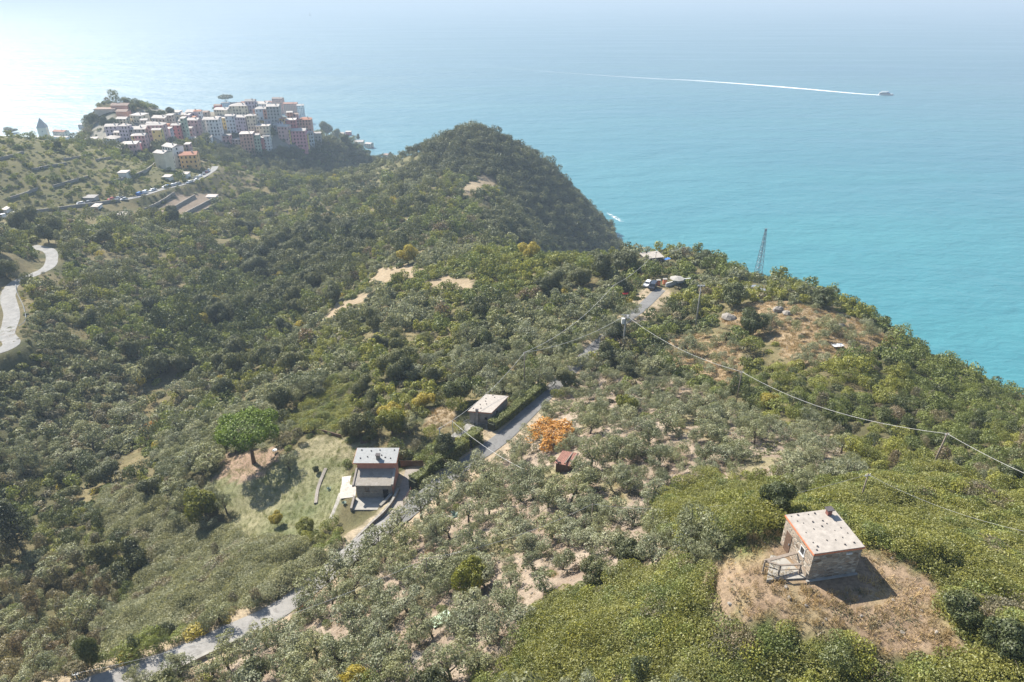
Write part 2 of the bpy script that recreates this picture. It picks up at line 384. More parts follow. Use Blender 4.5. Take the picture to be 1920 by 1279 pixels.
# sea
n = N('sea water'); g = n.geo()
mp = n.n('ShaderNodeMapping'); mp.inputs['Scale'].default_value = (.5, 1.0, 1); mp.inputs['Rotation'].default_value = (0, 0, R(-14)); n.l(g, mp.inputs[0])
big = n.noise(.0022, 4, .55, mp.outputs[0], .6); streak = n.n('ShaderNodeMapping'); streak.inputs['Scale'].default_value = (.0016, .012, 1); streak.inputs['Rotation'].default_value = (0, 0, R(8)); n.l(g, streak.inputs[0])
st = n.noise(1, 4, .6, streak.outputs[0], .3)
sx = n.n('ShaderNodeSeparateXYZ'); n.l(g, sx.inputs[0])
shore = n.n('ShaderNodeVectorMath', operation='DISTANCE'); n.l(g, shore.inputs[0]); shore.inputs[1].default_value = (250, 350, 0)
dist = n.ramp(n.math('DIVIDE', shore.outputs['Value'], 1800), [(.05, (.042, .182, .208)), (.35, (.055, .162, .198)), (.8, (.07, .15, .185))])
col = n.mix(.35, dist, n.ramp(big.outputs[0], [(.35, (.75, .85, .9)), (.65, (1.15, 1.1, 1.05))]), 'MULTIPLY')
col = n.mix(.25, col, n.ramp(st.outputs[0], [(.4, (.8, .9, .93)), (.62, (1.2, 1.15, 1.1))]), 'MULTIPLY')
w1 = n.noise(.16, 4, .6, mp.outputs[0], .4); w2 = n.noise(.035, 3, .5, mp.outputs[0]); w3 = n.noise(.7, 3, .6, mp.outputs[0])
hh = n.math('ADD', n.math('MULTIPLY', w1.outputs[0], 2.4), n.math('ADD', n.math('MULTIPLY', w2.outputs[0], 8.0), n.math('MULTIPLY', w3.outputs[0], .3)))
p = n.principled(col, n.ramp(st.outputs[0], [(.35, (.36, .36, .36)), (.65, (.54, .54, .54))]), .5, n.bump(hh, .5, 1.0), IOR=1.33)
M['sea'] = n.m
# foam
def foam(name, sc, lo, hi, strength=.8):
    n = N(name); g = n.geo(); a = n.noise(sc, 5, .7, g); d = n.n('ShaderNodeBsdfDiffuse'); d.inputs[0].default_value = (strength, strength, strength, 1); t = n.n('ShaderNodeBsdfTransparent')
    at = n.n('ShaderNodeAttribute'); at.attribute_name = 'fade'
    m = n.n('ShaderNodeMixShader'); n.l(n.math('MULTIPLY', n.ramp(a.outputs[0], [(lo, (0, 0, 0)), (hi, (1, 1, 1))]), at.outputs['Fac']), m.inputs[0]); n.l(t.outputs[0], m.inputs[1]); n.l(d.outputs[0], m.inputs[2]); n.l(m.outputs[0], n.out.inputs[0]); return n.m
M['foam'] = foam('white foam', .22, .3, .5, .9); M['surf'] = foam('surf foam', .25, .42, .55, .85)

# ------------------------------------------------------------------ zones of the photograph, as ground cover
Z = dict(
 GROVE=[(300,1290),(520,1140),(660,1030),(760,975),(850,900),(940,850),(985,800),(1040,750),(1110,700),(1180,710),(1250,700),(1390,770),(1480,800),(1560,800),(1600,880),(1480,900),(1330,900),(1220,960),(1300,1010),(1240,1060),(1170,1040),(1140,1090),(1010,1140),(960,1220),(900,1290)],
 IVYR=[(1210,980),(1250,920),(1330,895),(1480,930),(1700,880),(1780,900),(1930,930),(1930,1300),(1845,1300),(1810,1160),(1750,1085),(1650,1030),(1480,1010),(1400,1030),(1230,1005)],
 IVYB=[(1010,1150),(1140,1100),(1250,1065),(1345,1075),(1385,1150),(1500,1190),(1625,1205),(1640,1232),(1850,1235),(1880,1310),(890,1310),(950,1215)],
 HUT=[(1330,1068),(1390,1008),(1470,975),(1640,1005),(1755,1080),(1810,1160),(1840,1230),(1640,1230),(1620,1205),(1500,1190),(1380,1150)],
 BRAM=[(190,1235),(225,1140),(260,1060),(180,960),(235,905),(330,965),(425,990),(480,1012),(560,1028),(610,1045),(640,1030),(560,1100),(490,1140),(350,1185)],
 LAWN=[(385,905),(420,855),(520,845),(590,820),(700,830),(672,848),(660,885),(640,960),(610,1005),(560,1022),(470,1005),(430,985),(445,960)],
 PINEG=[(395,905),(425,850),(520,840),(540,860),(500,890),(450,900)],
 DRY1=[(690,525),(715,500),(780,495),(800,510),(770,520),(705,535)],DRY2=[(800,525),(840,515),(885,525),(880,540),(820,545)],DRY3=[(590,600),(640,565),(700,540),(690,560),(640,590),(600,610)],
 BALD1=[(930,246),(955,248),(958,258),(935,262)],BALD2=[(862,352),(905,328),(928,335),(925,352),(880,365)],HILLG=[(700,315),(790,285),(800,300),(740,335),(700,345)],
 KNOLL=[(1345,600),(1400,570),(1450,558),(1530,575),(1600,590),(1690,645),(1660,655),(1560,680),(1500,690),(1440,640),(1400,620)],
 DRY4=[(1250,640),(1310,620),(1380,640),(1400,700),(1380,720),(1310,700),(1260,690)],
 GAP=[(790,765),(850,762),(852,792),(800,802)],
 VINE=[(-60,255),(100,258),(170,275),(290,310),(400,322),(390,338),(300,358),(200,378),(0,408),(-60,420)],
 FIELD=[(290,395),(335,365),(400,362),(415,375),(385,395),(330,402)],
 MATL=[(540,810),(560,770),(635,712),(668,735),(665,800),(600,818)],
 OAK=[(745,292),(800,255),(885,222),(960,240),(1045,315),(1110,365),(1170,425),(1170,475),(1000,470),(925,455),(905,410),(960,370),(900,330),(780,335),(720,345),(700,310)],
 CLIFF=[(380,290),(450,275),(520,270),(600,225),(720,280),(740,300),(700,330),(620,335),(560,325),(470,315),(410,305)],
 TOWN=[(165,262),(180,225),(270,205),(400,195),(440,185),(560,190),(600,230),(590,275),(480,285),(370,265),(300,275),(262,290),(190,275)],
 VALLEY=[(260,600),(420,500),(560,440),(720,420),(700,470),(560,560),(480,650),(400,700),(310,700)],
 LOLIVE=[(-40,690),(120,680),(260,700),(300,800),(200,880),(60,900),(-40,890)],
 OLIVE2=[(290,860),(350,800),(480,745),(620,690),(690,715),(600,735),(540,770),(400,800),(390,890),(340,950)],
 MIDOL=[(900,600),(1000,560),(1160,540),(1150,600),(1100,660),(1040,730),(960,760),(900,740),(850,680)],
 YG=[(640,600),(700,490),(900,465),(1165,480),(1100,530),(900,560),(760,620)],
 MAQR=[(1400,770),(1480,680),(1600,660),(1700,650),(1930,740),(1930,920),(1780,890),(1600,860),(1500,800)],
 BL=[(-40,1040),(180,1060),(235,1150),(180,1300),(-40,1300)],
)
PXv, PYv, Tv = proj(MX, MY, GZ)
WPX, WPY = warp(PXv, PYv, MX, MY, Tv)
zm = {k: inpoly(WPX, WPY, p) & (Tv > 20) for k, p in Z.items()}

# ------------------------------------------------------------------ ground sheet
ALB = np.zeros((NY, NX, 3)); n1 = fbm(MX/9, MY/9, 21); n2 = fbm(MX/2.6, MY/2.6, 31); n3 = fbm(MX/1.3, MY/1.3, 41, 2)
def blend(mask, a, b, nn, soft=1.0):
    global ALB
    c = np.array(a)*(1-nn[..., None])+np.array(b)*nn[..., None]
    ALB = np.where(mask[..., None], ALB*(1-soft)+c*soft, ALB)
allm = np.ones_like(n1, bool)
nn = np.clip((n1-.3)*2.2, 0, 1)
blend(allm, (.055, .06, .028), (.13, .11, .06), nn)
open_ = fbm(MX/13, MY/13, 151, 2) > .66; blend(allm & open_ & (GZ > 20), (.10, .092, .045), (.19, .155, .085), n2)
soil = ((.18, .138, .105), (.285, .235, .185))
blend(zm['GROVE'], *soil, np.clip((n2-.25)*2, 0, 1))
blend(zm['GROVE'] & (n1 > .66), (.16, .15, .08), (.24, .20, .13), n2)
blend(zm['HUT'], (.19, .135, .09), (.285, .215, .148), np.clip((n2*.6+n3*.4-.25)*2, 0, 1))
blend(zm['HUT'] & (n2*.5+n3*.5 > .6), (.20, .15, .10), (.26, .21, .12), n3)
for k in ('IVYR', 'IVYB', 'BRAM', 'MATL'): blend(zm[k], (.05, .07, .02), (.12, .13, .05), n2)
blend(zm['LAWN'], (.125, .14, .07), (.215, .20, .12), np.clip((n1*.5+n2*.5-.3)*2.5, 0, 1))
blend(zm['LAWN'] & (PYv < 860) & (PXv > 540), (.19, .175, .105), (.27, .235, .155), n2)
blend(zm['PINEG'], (.21, .145, .105), (.29, .215, .16), n2)
for k in ('DRY1', 'DRY2', 'DRY3', 'GAP', 'BALD1', 'BALD2'): blend(zm[k], (.22, .17, .11), (.32, .26, .18), n2)
for k in ('KNOLL', 'DRY4'): blend(zm[k], (.21, .155, .095), (.31, .24, .155), np.clip((n2-.25)*2, 0, 1))
blend(zm['HILLG'], (.10, .10, .05), (.18, .16, .085), n2)
blend(zm['VINE'], (.075, .08, .03), (.17, .15, .075), n1)
blend(zm['FIELD'], (.20, .155, .12), (.30, .24, .18), n1)
blend(zm['TOWN'], (.16, .155, .13), (.30, .28, .24), n1)
dR, _ = pathdist(MX, MY, ROAD[::3]); verge = (dR < 4.6)
blend(verge, (.30, .235, .165), (.42, .345, .25), n2, .8)
dD, _ = pathdist(MX, MY, DRIVE[::2]); blend(dD < 3, (.28, .23, .17), (.36, .31, .23), n2, .8)
gy, gx = np.gradient(GZ, GY, GX); slope = np.hypot(gx, gy)
cliff = (slope > 1.05) & (GZ < 25) | ((GZ < 5) & (GZ > -6)); blend(cliff, (.17, .15, .13), (.30, .27, .23), n2, .85)
V = np.stack([MX, MY, GZ], -1).reshape(-1, 3)
ii = (np.arange(NY-1)[:, None]*NX+np.arange(NX-1)[None, :]).ravel()
FQ = np.stack([ii, ii+1, ii+NX+1, ii+NX], 1)
keep = GZ.ravel()[FQ].max(1) > -5.9; FQ = FQ[keep]
n = N('hillside ground'); at = n.n('ShaderNodeAttribute'); at.attribute_name = 'cover'; g = n.geo()
f1 = n.noise(3.2, 5, .7, g); f2 = n.noise(.8, 4, .6, g)
c = n.mix(.75, at.outputs['Color'], n.ramp(f1.outputs[0], [(.28, (.55, .52, .5)), (.5, (1, 1, 1)), (.72, (1.35, 1.33, 1.25))]), 'MULTIPLY')
c = n.mix(.6, c, n.ramp(f2.outputs[0], [(.3, (.7, .7, .66)), (.7, (1.2, 1.18, 1.15))]), 'MULTIPLY')
n.principled(c, .95, .1, n.bump(f1.outputs[0], .8, .18)); M['ground'] = n.m
me = mesh_np('hillside', V, FQ, M['ground'], True)
ca = me.color_attributes.new('cover', 'FLOAT_COLOR', 'POINT'); ca.data.foreach_set('color', np.concatenate([ALB.reshape(-1, 3), np.ones((NX*NY, 1))], 1).astype(np.float32).ravel())
tag(link('hillside', me), 'steep coastal hillside of scrub and terraced groves', 'hillside', kind='structure')
# sea: one disc to the horizon
rr = [0, 200, 500, 900, 1500, 2500, 4500, 8000, 15000]; sv = [(0, 0, 0)]; sf = []
for r_ in rr[1:]: sv += [(r_*math.cos(6.28318*k/64), r_*math.sin(6.28318*k/64), 0) for k in range(64)]
m_ = MB(); m_.v = sv
for k in range(64): m_.f.append((0, 1+k, 1+(k+1) % 64))
for i in range(len(rr)-2):
    for k in range(64): a = 1+i*64; m_.f.append((a+k, a+64+k, a+64+(k+1) % 64, a+(k+1) % 64))
tag(m_.build('sea', M['sea']), 'turquoise sea stretching to the pale horizon', 'sea', kind='structure')
def strip(name, pl, hw, mat, dz=.05, label=None, cat=None, kind='structure', wob=.12):
    pl = np.array(pl); d = np.gradient(pl[:, :2], axis=0); d /= np.linalg.norm(d, axis=1)[:, None]; nrm = np.stack([-d[:, 1], d[:, 0]], 1)
    K = 5; V = []; fs = []
    for i in range(len(pl)):
        ww = hw*(1+wob*(vnoise(i*.31, 0, 3)-.5)) if not hasattr(hw, '__len__') else hw[i]
        for k in range(K):
            s_ = (k/(K-1)*2-1); V.append((*(pl[i, :2]+nrm[i]*ww*s_), pl[i, 2]+dz-(.03 if abs(s_) == 1 else 0)))
    for i in range(len(pl)-1):
        for k in range(K-1): a = i*K+k; fs.append((a, a+1, a+K+1, a+K))
    return tag(link(name, mesh_np(name, V, fs, mat, True)), label, cat, kind=kind)
split = int(np.argmin(np.hypot(ROAD[:, 0]+22, ROAD[:, 1]-89)))
strip('road', ROAD[split-1:], 1.6, M['asphalt'], .05, 'grey asphalt lane running past the houses to the parking place', 'road')
strip('concrete_road', ROAD[:split], 1.65, M['pale_asphalt'], .046, 'pale concrete lane through the olive grove', 'road')
strip('coast_road', LROAD, 2.35, M['worn_concrete'], .05, 'pale winding road at the left edge', 'road')
strip('village_road', FROAD, 2.4, M['worn_concrete'], .12, 'distant road with parked cars leading to the village', 'road')
strip('driveway', DRIVE, 1.75, M['drive'], .055, 'concrete driveway beside the two storey house', 'driveway')

# ------------------------------------------------------------------ foliage materials and plant meshes
FM = dict(
 olive=foliage('olive leaves', (.205, .21, .12), (.15, .155, .085), .3, .35),
 olive2=foliage('silvery olive leaves', (.255, .255, .175), (.19, .195, .125), .25, .35),
 green=foliage('maquis leaves', (.165, .185, .05), (.105, .122, .033), .35, .35),
 yellowgreen=foliage('yellow green leaves', (.225, .222, .045), (.145, .15, .033), .35, .35),
 greybrown=foliage('grey brown scrub leaves', (.20, .17, .11), (.13, .115, .072), .3, .35, (.17, .12, .075)),
 dark=foliage('dark evergreen leaves', (.095, .105, .04), (.058, .07, .027), .35, .3),
 oak=foliage('holm oak leaves', (.12, .122, .055), (.075, .08, .036), .4, .3),
 cypress=foliage('cypress leaves', (.032, .04, .016), (.02, .026, .011), .1, .2),
 pine=foliage('pine needles', (.165, .225, .014), (.10, .155, .01), .1, .3),
 orange=foliage('orange autumn leaves', (.56, .30, .06), (.42, .20, .04), .1, .4),
 yellow=foliage('yellow autumn leaves', (.40, .31, .05), (.25, .205, .035), .15, .4),
 lime=foliage('lime leaves', (.215, .21, .025), (.13, .145, .018), .15, .35),
 ivy=foliage('ivy and clematis leaves', (.27, .265, .06), (.165, .175, .04), .25, .5),
 bramble=foliage('bramble leaves', (.26, .25, .14), (.17, .17, .09), .22, .45),
 hedge=foliage('hedge leaves', (.19, .20, .045), (.11, .13, .03), .1, .35),
 straw=foliage('dry grass blades', (.46, .34, .17), (.30, .215, .11), .25, .2),
 grass=foliage('green grass blades', (.20, .22, .065), (.13, .165, .045), .25, .3),
 weed=foliage('weeds', (.20, .20, .075), (.12, .13, .05), .3, .3),
 agave=foliage('agave leaves', (.17, .23, .19), (.11, .16, .13), .1, .1),
)
def leaf_mesh(name, P, Nrm, size, mat, rng, aspect=.55, jit=.5, rand=.42):
    n = len(P); a = rng.normal(size=(n, 3)); nr = Nrm+a*rand; nr /= np.linalg.norm(nr, axis=1)[:, None]+1e-9
    b = rng.normal(size=(n, 3)); u = np.cross(nr, b); u /= np.linalg.norm(u, axis=1)[:, None]+1e-9; v = np.cross(nr, u)
    s = (size*(1-jit/2+jit*rng.random(n)))[:, None] if not hasattr(size, '__len__') else np.asarray(size)[:, None]
    fold = nr*s*.18
    V = np.stack([P-u*s, P-v*s*aspect+fold, P+u*s, P+v*s*aspect+fold], 1).reshape(-1, 3)
    return mesh_np(name, V, np.arange(4*n).reshape(-1, 4), mat)
def blob_points(blobs, n, rng, inner=.55, lower=-.9):
    B = np.array(blobs, float); ar = np.prod(B[:, 3:6], 1)**(2/3); cnt = np.maximum(4, (n*1.35*ar/ar.sum()).astype(int)); Ps = []; Ns = []
    for b, c in zip(B, cnt):
        d = rng.normal(size=(c, 3)); d /= np.linalg.norm(d, axis=1)[:, None]; d = d[d[:, 2] > lower]
        r = inner+(1-inner)*rng.random(len(d))**.6; r *= 1+.12*rng.normal(size=len(d))
        P = b[:3]+d*r[:, None]*b[3:6]; nn = d/b[3:6]; nn /= np.linalg.norm(nn, axis=1)[:, None]
        ok = np.ones(len(P), bool)
        for o in B:
            if o is b: continue
            q = (P-o[:3])/o[3:6]; ok &= (q**2).sum(1) > .45
        Ps.append(P[ok]); Ns.append(nn[ok])
    return np.concatenate(Ps), np.concatenate(Ns)
def clump(rng, n, rx, rz, zc, br, spread=1.0, ground=False):
    out = []
    for i in range(n):
        a = rng.random()*6.283; r = rx*math.sqrt(rng.random())*spread; k = br*(.65+.6*rng.random())
        z = zc+rz*(rng.random()*2-1)*math.sqrt(max(.05, 1-(r/rx)**2*.8))
        if ground: z = max(k*.35, zc*(1-(r/rx)**2*.7)*(.5+.6*rng.random()))
        out.append((r*math.cos(a), r*math.sin(a), z, k, k, k*(.75+.3*rng.random())))
    return out
def crown(name, seed, kind, nleaf, leaf, mat):
    rng = np.random.default_rng(seed)
    if kind == 'olive': B = clump(rng, 12, 1.15, .95, 1.95, .58); P, Nn = blob_points(B, nleaf, rng, .2)
    elif kind == 'shrub': B = clump(rng, 8, .75, .3, .75, .42, 1, True)+[(0, 0, .45, .75, .75, .5)]; P, Nn = blob_points(B, nleaf, rng, .6, -.4)
    elif kind == 'round': B = clump(rng, 12, 1.0, .75, 1.35, .55)+[(0, 0, 1.25, .8, .8, .8)]; P, Nn = blob_points(B, nleaf, rng, .6)
    elif kind == 'wide': B = clump(rng, 14, 1.35, .35, 1.55, .55)+[(0, 0, 1.3, 1.0, 1.0, .5)]; P, Nn = blob_points(B, nleaf, rng, .6)
    elif kind == 'tall': B = clump(rng, 11, .55, 1.2, 1.9, .45)+[(0, 0, 1.8, .5, .5, 1.3)]; P, Nn = blob_points(B, nleaf, rng, .6)
    m = P[:, 2] > .02; P, Nn = P[m], Nn[m]
    return leaf_mesh(name, P, Nn, leaf, mat, rng), B
def trunk_mesh(name, B, rng, r0, h0, mat, limbs=4, lean=.25):
    m = MB(); p0 = np.array([0, 0, -.5]); p1 = np.array([rng.normal()*lean*.5, rng.normal()*lean*.5, h0])
    m.tube([p0, (p0*.4+p1*.6)+[rng.normal()*.06, rng.normal()*.06, 0], p1], [r0*1.3, r0, r0*.8], 6)
    idx = rng.choice(len(B), min(limbs, len(B)), replace=False)
    for i in idx:
        e = np.array(B[i][:3]); md = (p1+e)/2+rng.normal(size=3)*.1
        m.tube([p1-[0, 0, .06], md, e], [r0*.62, r0*.4, r0*.15], 5)
        for k in range(2):
            e2 = e+rng.normal(size=3)*.4; m.tube([md, (md+e2)/2+rng.normal(size=3)*.06, e2], [r0*.3, r0*.2, r0*.08], 4)
    return m.mesh(name, mat, True)
OLV = []; 
for k in range(7):
    c, B = crown('olive crown', 100+k, 'olive', 2300, .088, FM['olive' if k % 3 else 'olive2'])
    OLV.append((trunk_mesh('olive trunk', B, np.random.default_rng(k), .13, .95, M['bark'], 5), c))
SHR = {}
for j, mt in enumerate(('green', 'yellowgreen', 'greybrown', 'dark', 'olive')):
    SHR[mt] = [crown('shrub', 200+j*10+k, ('shrub', 'round', 'shrub', 'tall')[k] if mt in ('greybrown', 'dark') else ('shrub', 'shrub', 'round')[k % 3], 1500, .085, FM[mt])[0] for k in range(4 if mt in ('greybrown', 'dark') else 3)]
TRE = {}
for j, mt in enumerate(('oak', 'dark', 'lime', 'yellow')):
    TRE[mt] = []
    for k in range(3):
        c, B = crown('tree crown', 300+j*10+k, 'round', 6500, .082, FM[mt]); TRE[mt].append((trunk_mesh('tree trunk', B, np.random.default_rng(50+k), .08, .6, M['bark'], 4, .1), c))
# lighter copies of the same plants for the far slopes, grouped a few crowns at a time
def far_proto(name, seed, kind, mat, n=420, leaf=.175): return crown(name, seed, kind, n, leaf, FM[mat])[0]
FAR = {mt: [far_proto('far plant', 400+i*7+k, kd, mt) for k, kd in enumerate(('shrub', 'round', 'shrub'))] for i, mt in enumerate(('green', 'yellowgreen', 'greybrown', 'dark', 'olive', 'olive2', 'oak', 'yellow', 'lime'))}
FAR['oak'] = [far_proto('far oak', 480+k, ('round', 'wide', 'round')[k], 'oak', 700, .13) for k in range(3)]

# stuff: points that carry plants, drawn by geometry nodes
def scatter(name, rows, protos, label, cat):
    """rows: x, y, z, sx, sz, rot, proto index"""
    rows = np.asarray(rows, np.float32)
    hc = bpy.data.collections.new(name+' kinds')
    for i, p in enumerate(protos):
        o = bpy.data.objects.new('%s kind %03d' % (name, i), p); hc.objects.link(o)
    me = bpy.data.meshes.new(name); me.vertices.add(len(rows)); me.vertices.foreach_set('co', np.ascontiguousarray(rows[:, :3]).ravel())
    for an, tp, dat in (('size', 'FLOAT_VECTOR', np.stack([rows[:, 3], rows[:, 3], rows[:, 4]], 1)), ('turn', 'FLOAT_VECTOR', np.stack([0*rows[:, 5], 0*rows[:, 5], rows[:, 5]], 1))):
        a = me.attributes.new(an, tp, 'POINT'); a.data.foreach_set('vector', np.ascontiguousarray(dat, dtype=np.float32).ravel())
    a = me.attributes.new('pick', 'INT', 'POINT'); a.data.foreach_set('value', rows[:, 6].astype(np.int32))
    o = link(name, me); ng = bpy.data.node_groups.new(name, 'GeometryNodeTree')
    ng.interface.new_socket('Geometry', in_out='INPUT', socket_type='NodeSocketGeometry'); ng.interface.new_socket('Geometry', in_out='OUTPUT', socket_type='NodeSocketGeometry')
    gi = ng.nodes.new('NodeGroupInput'); go = ng.nodes.new('NodeGroupOutput'); ip = ng.nodes.new('GeometryNodeInstanceOnPoints'); ci = ng.nodes.new('GeometryNodeCollectionInfo')
    ci.inputs[0].default_value = hc; ci.inputs['Separate Children'].default_value = True; ci.inputs['Reset Children'].default_value = True
    ip.inputs['Pick Instance'].default_value = True
    def att(nm, tp):
        q = ng.nodes.new('GeometryNodeInputNamedAttribute'); q.data_type = tp; q.inputs[0].default_value = nm; return q.outputs[0]
    L = ng.links.new
    L(gi.outputs[0], ip.inputs['Points']); L(ci.outputs[0], ip.inputs['Instance']); L(att('pick', 'INT'), ip.inputs['Instance Index']); L(att('size', 'FLOAT_VECTOR'), ip.inputs['Scale'])
    e2 = ng.nodes.new('FunctionNodeEulerToRotation'); L(att('turn', 'FLOAT_VECTOR'), e2.inputs[0]); L(e2.outputs[0], ip.inputs['Rotation']); L(ip.outputs[0], go.inputs[0])
    md = o.modifiers.new('plants', 'NODES'); md.node_group = ng
    return tag(o, label, cat, kind='stuff')

# ------------------------------------------------------------------ where plants grow
KEEP_CLEAR = []      # (x, y, radius): houses, single trees, walls
def clear_px(px, py, r): x, y, z = hit(px, py); KEEP_CLEAR.append((x, y, r))
for q_ in ((197,214,15),(225,208,13),(229,219,9),(240,216,8)): clear_px(*q_)
KEEP_CLEAR += [(HUTC[0], HUTC[1], 4.5), (-24.6, 98.8, 6.5), (-4.8, 119.6, 6), (46, 190, 4.5)]
LANES = []           # polylines to keep clear: (points, half width)
SOLO = [  # single plants: kind, trunk foot px, py, crown width m, height m, label
 ('dark', 864, 757, 7.0, 7.2, 'round dark green tree behind the small grey stone house'),
 ('yellow', 795, 762, 5.2, 3.6, 'yellow leaved tree beside the yellow green tree above the garden'),
 ('lime', 735, 812, 6.2, 6.0, 'yellow green fig tree just above the two storey house garden'),
 ('olive', 770, 812, 4.4, 5.0, 'grey green olive tree in front of the yellow green fig tree'),
 ('lime', 380, 972, 7.6, 7.4, 'big olive yellow bush on the lower edge of the lawn'),
 ('lime', 1170, 778, 4.6, 4.6, 'bright lime green round tree among the grey olives'),
 ('yellow', 1440, 765, 4.2, 4.0, 'golden yellow bush right of the thin cable pole'),
 ('dark', 1452, 962, 3.6, 3.6, 'isolated dark green bush standing in the ivy near the stone hut'),
 ('lime', 882, 1108, 4.4, 5.4, 'olive yellow tree standing in the middle of the grove'),
 ('dark', 1405, 628, 7.4, 7.6, 'big olive green bush beside the boulder on the dry knoll'),
 ('yellow', 765, 495, 8.5, 7.5, 'golden green tree above the dry clearing'),
 ('yellow', 992, 489, 8.0, 7.6, 'ochre green round tree on the saddle in front of the wooded hill'),
 ('yellow', 405, 578, 7.5, 6.0, 'bright yellow tree in the middle of the valley'),
 ('yellow', 380, 612, 7.0, 5.5, 'dull ochre tree just below the bright yellow tree in the valley'),
 ('yellow', 520, 985, 2.6, 3.2, 'small yellow tree at the bottom of the lawn'),
 ('lime', 575, 1000, 3.6, 3.0, 'olive green shrub between the lawn and the bramble bank'),
 ('dark', 175, 1252, 2.8, 5.4, 'dark narrow evergreen at the lower end of the bramble bank'),
 ('olive', 545, 882, 4.2, 4.6, 'lone olive tree on the lawn right of the umbrella pine'),
 ('olive', 425, 962, 4.0, 4.6, 'thin olive tree touching the big olive yellow bush'),
 ('dark', 401, 888, 2.3, 2.6, 'small leaning dark shrub left of the umbrella pine'),
 ('dark', 594, 886, 1.3, 1.6, 'tiny dark green bush on the lawn near the rubble wall'),
 ('olive', 978, 862, 2.6, 3.4, 'small olive tree at the road edge below the orange tree'),
 ('olive', 1108, 878, 5.0, 5.6, 'tall olive tree standing right of the rusty shed'),
 ('olive', 255, 1279, 2.6, 2.6, 'small round olive tree on the verge of the concrete lane'),
 ('olive', 338, 1254, 3.0, 3.2, 'sparse olive tree on the roadside wall of the concrete lane'),
 ('dark', 1890, 915, 4.0, 3.6, 'yellow green bush beneath the cable at the right edge'),
 ('dark', 1540, 575, 6.8, 5.2, 'dense dark bush on the cliff edge right of the dry knoll'),
 ('dark', 1320, 492, 8.0, 4.4, 'broad dark tree on the headland tip left of the lattice mast'),
 ('dark', 910, 655, 4.6, 5.6, 'dark upright evergreen left of the cable pole'),
 ('olive', 586, 1128, 5.2, 4.8, 'olive tree overhanging the concrete lane just above the basket'),
 ('olive', 618, 1106, 5.5, 5.1, 'olive tree covering the lane between basket and driveway, lower of the row'),
 ('olive', 646, 1084, 5.5, 5.1, 'olive tree in the middle of the row covering the lane'),
 ('olive', 678, 1063, 5.5, 5.1, 'olive tree at the upper end of the row covering the lane'),
 ('olive', 712, 1036, 5.5, 4.8, 'olive tree in front of the foot of the driveway'),
 ('olive', 746, 1006, 5.7, 5.3, 'olive tree right in front of the driveway gate'),
 ('olive', 791, 973, 6.0, 5.8, 'olive tree at the lane corner below the metal gate'),
 ('olive', 821, 946, 6.4, 5.6, 'olive tree covering the lane left of the agave'),
 ('olive', 868, 913, 6.6, 5.8, 'olive tree hiding the lane below the dark hedge'),
 ('olive', 901, 893, 6.0, 5.1, 'olive tree at the lane edge below the rounded hedge'),
 ('dark', 1790, 1165, 3.2, 2.8, 'grey brown bush at the lower right corner of the hut clearing'),
 ('dark', 1880, 1230, 3.6, 3.4, 'dark bush at the far lower right edge'),
 ('dark', 1375, 575, 8.0, 7.0, 'large green tree right of the floodlight pole'),
]
for s in SOLO:
    x, y, z = hit(s[1], s[2]); KEEP_CLEAR.append((x, y, s[3]*.42))
for q in [(473,868,2.2),(35,1030,2.5),(1035,830,3.6),(1062,876,3.4),(845,972,1.6),(700,955,6),(655,920,4),(640,950,3),(630,965,2),(1222,545,3),(1262,530,3.5),(1222,488,5),(1365,603,2.6),(1455,590,2.2),(1474,597,1.6),(1570,658,2.6),(1675,650,1.5),(880,822,2.5),(860,835,2.5),(1425,535,4.5),(1168,656,2),(1135,590,2.5),(1170,560,1.5),(828,1165,1.6),(568,1150,.8),(770,885,3),(740,930,2),(890,860,2)]: clear_px(*q)

def sample(x0, x1, y0, y1, s):
    xs = np.arange(x0, x1, s); ys = np.arange(y0, y1, s*.9); X, Y = np.meshgrid(xs, ys); X = X+((np.arange(len(ys)) % 2)*s*.5)[:, None]
    return (X+RNG.uniform(-.42, .42, X.shape)*s).ravel(), (Y+RNG.uniform(-.42, .42, Y.shape)*s).ravel()
cand = []
for (t0, t1, s) in ((0, 122, 2.0), (122, 205, 2.5), (205, 330, 2.9), (330, 1300, 3.9)):
    X, Y = sample(-440, 260, -5, 800, s) if t0 > 300 else sample(-260, 230, 5, 330, s)
    zz = hz(X, Y); t = proj(X, Y, zz)[2]; m = (t >= t0) & (t < t1) & (zz > 2.5); cand.append(np.stack([X[m], Y[m], zz[m], t[m], np.full(m.sum(), s)], 1))
CA = np.concatenate(cand); X, Y, ZZ, T, S = CA.T
PX, PY, _ = proj(X, Y, ZZ); wx_, wy_ = warp(PX, PY, X, Y, T); inz = {k: inpoly(wx_, wy_, p) for k, p in Z.items()}
ok = (np.abs(PX-960) < 1350) & (PY < 1620)
for pl, hw in [(ROAD[::2], 2.05), (LROAD[::2], 3.6), (FROAD[::2], 4.0), (DRIVE[::2], 2.6)]+LANES:
    ok &= pathdist(X, Y, pl)[0] > hw
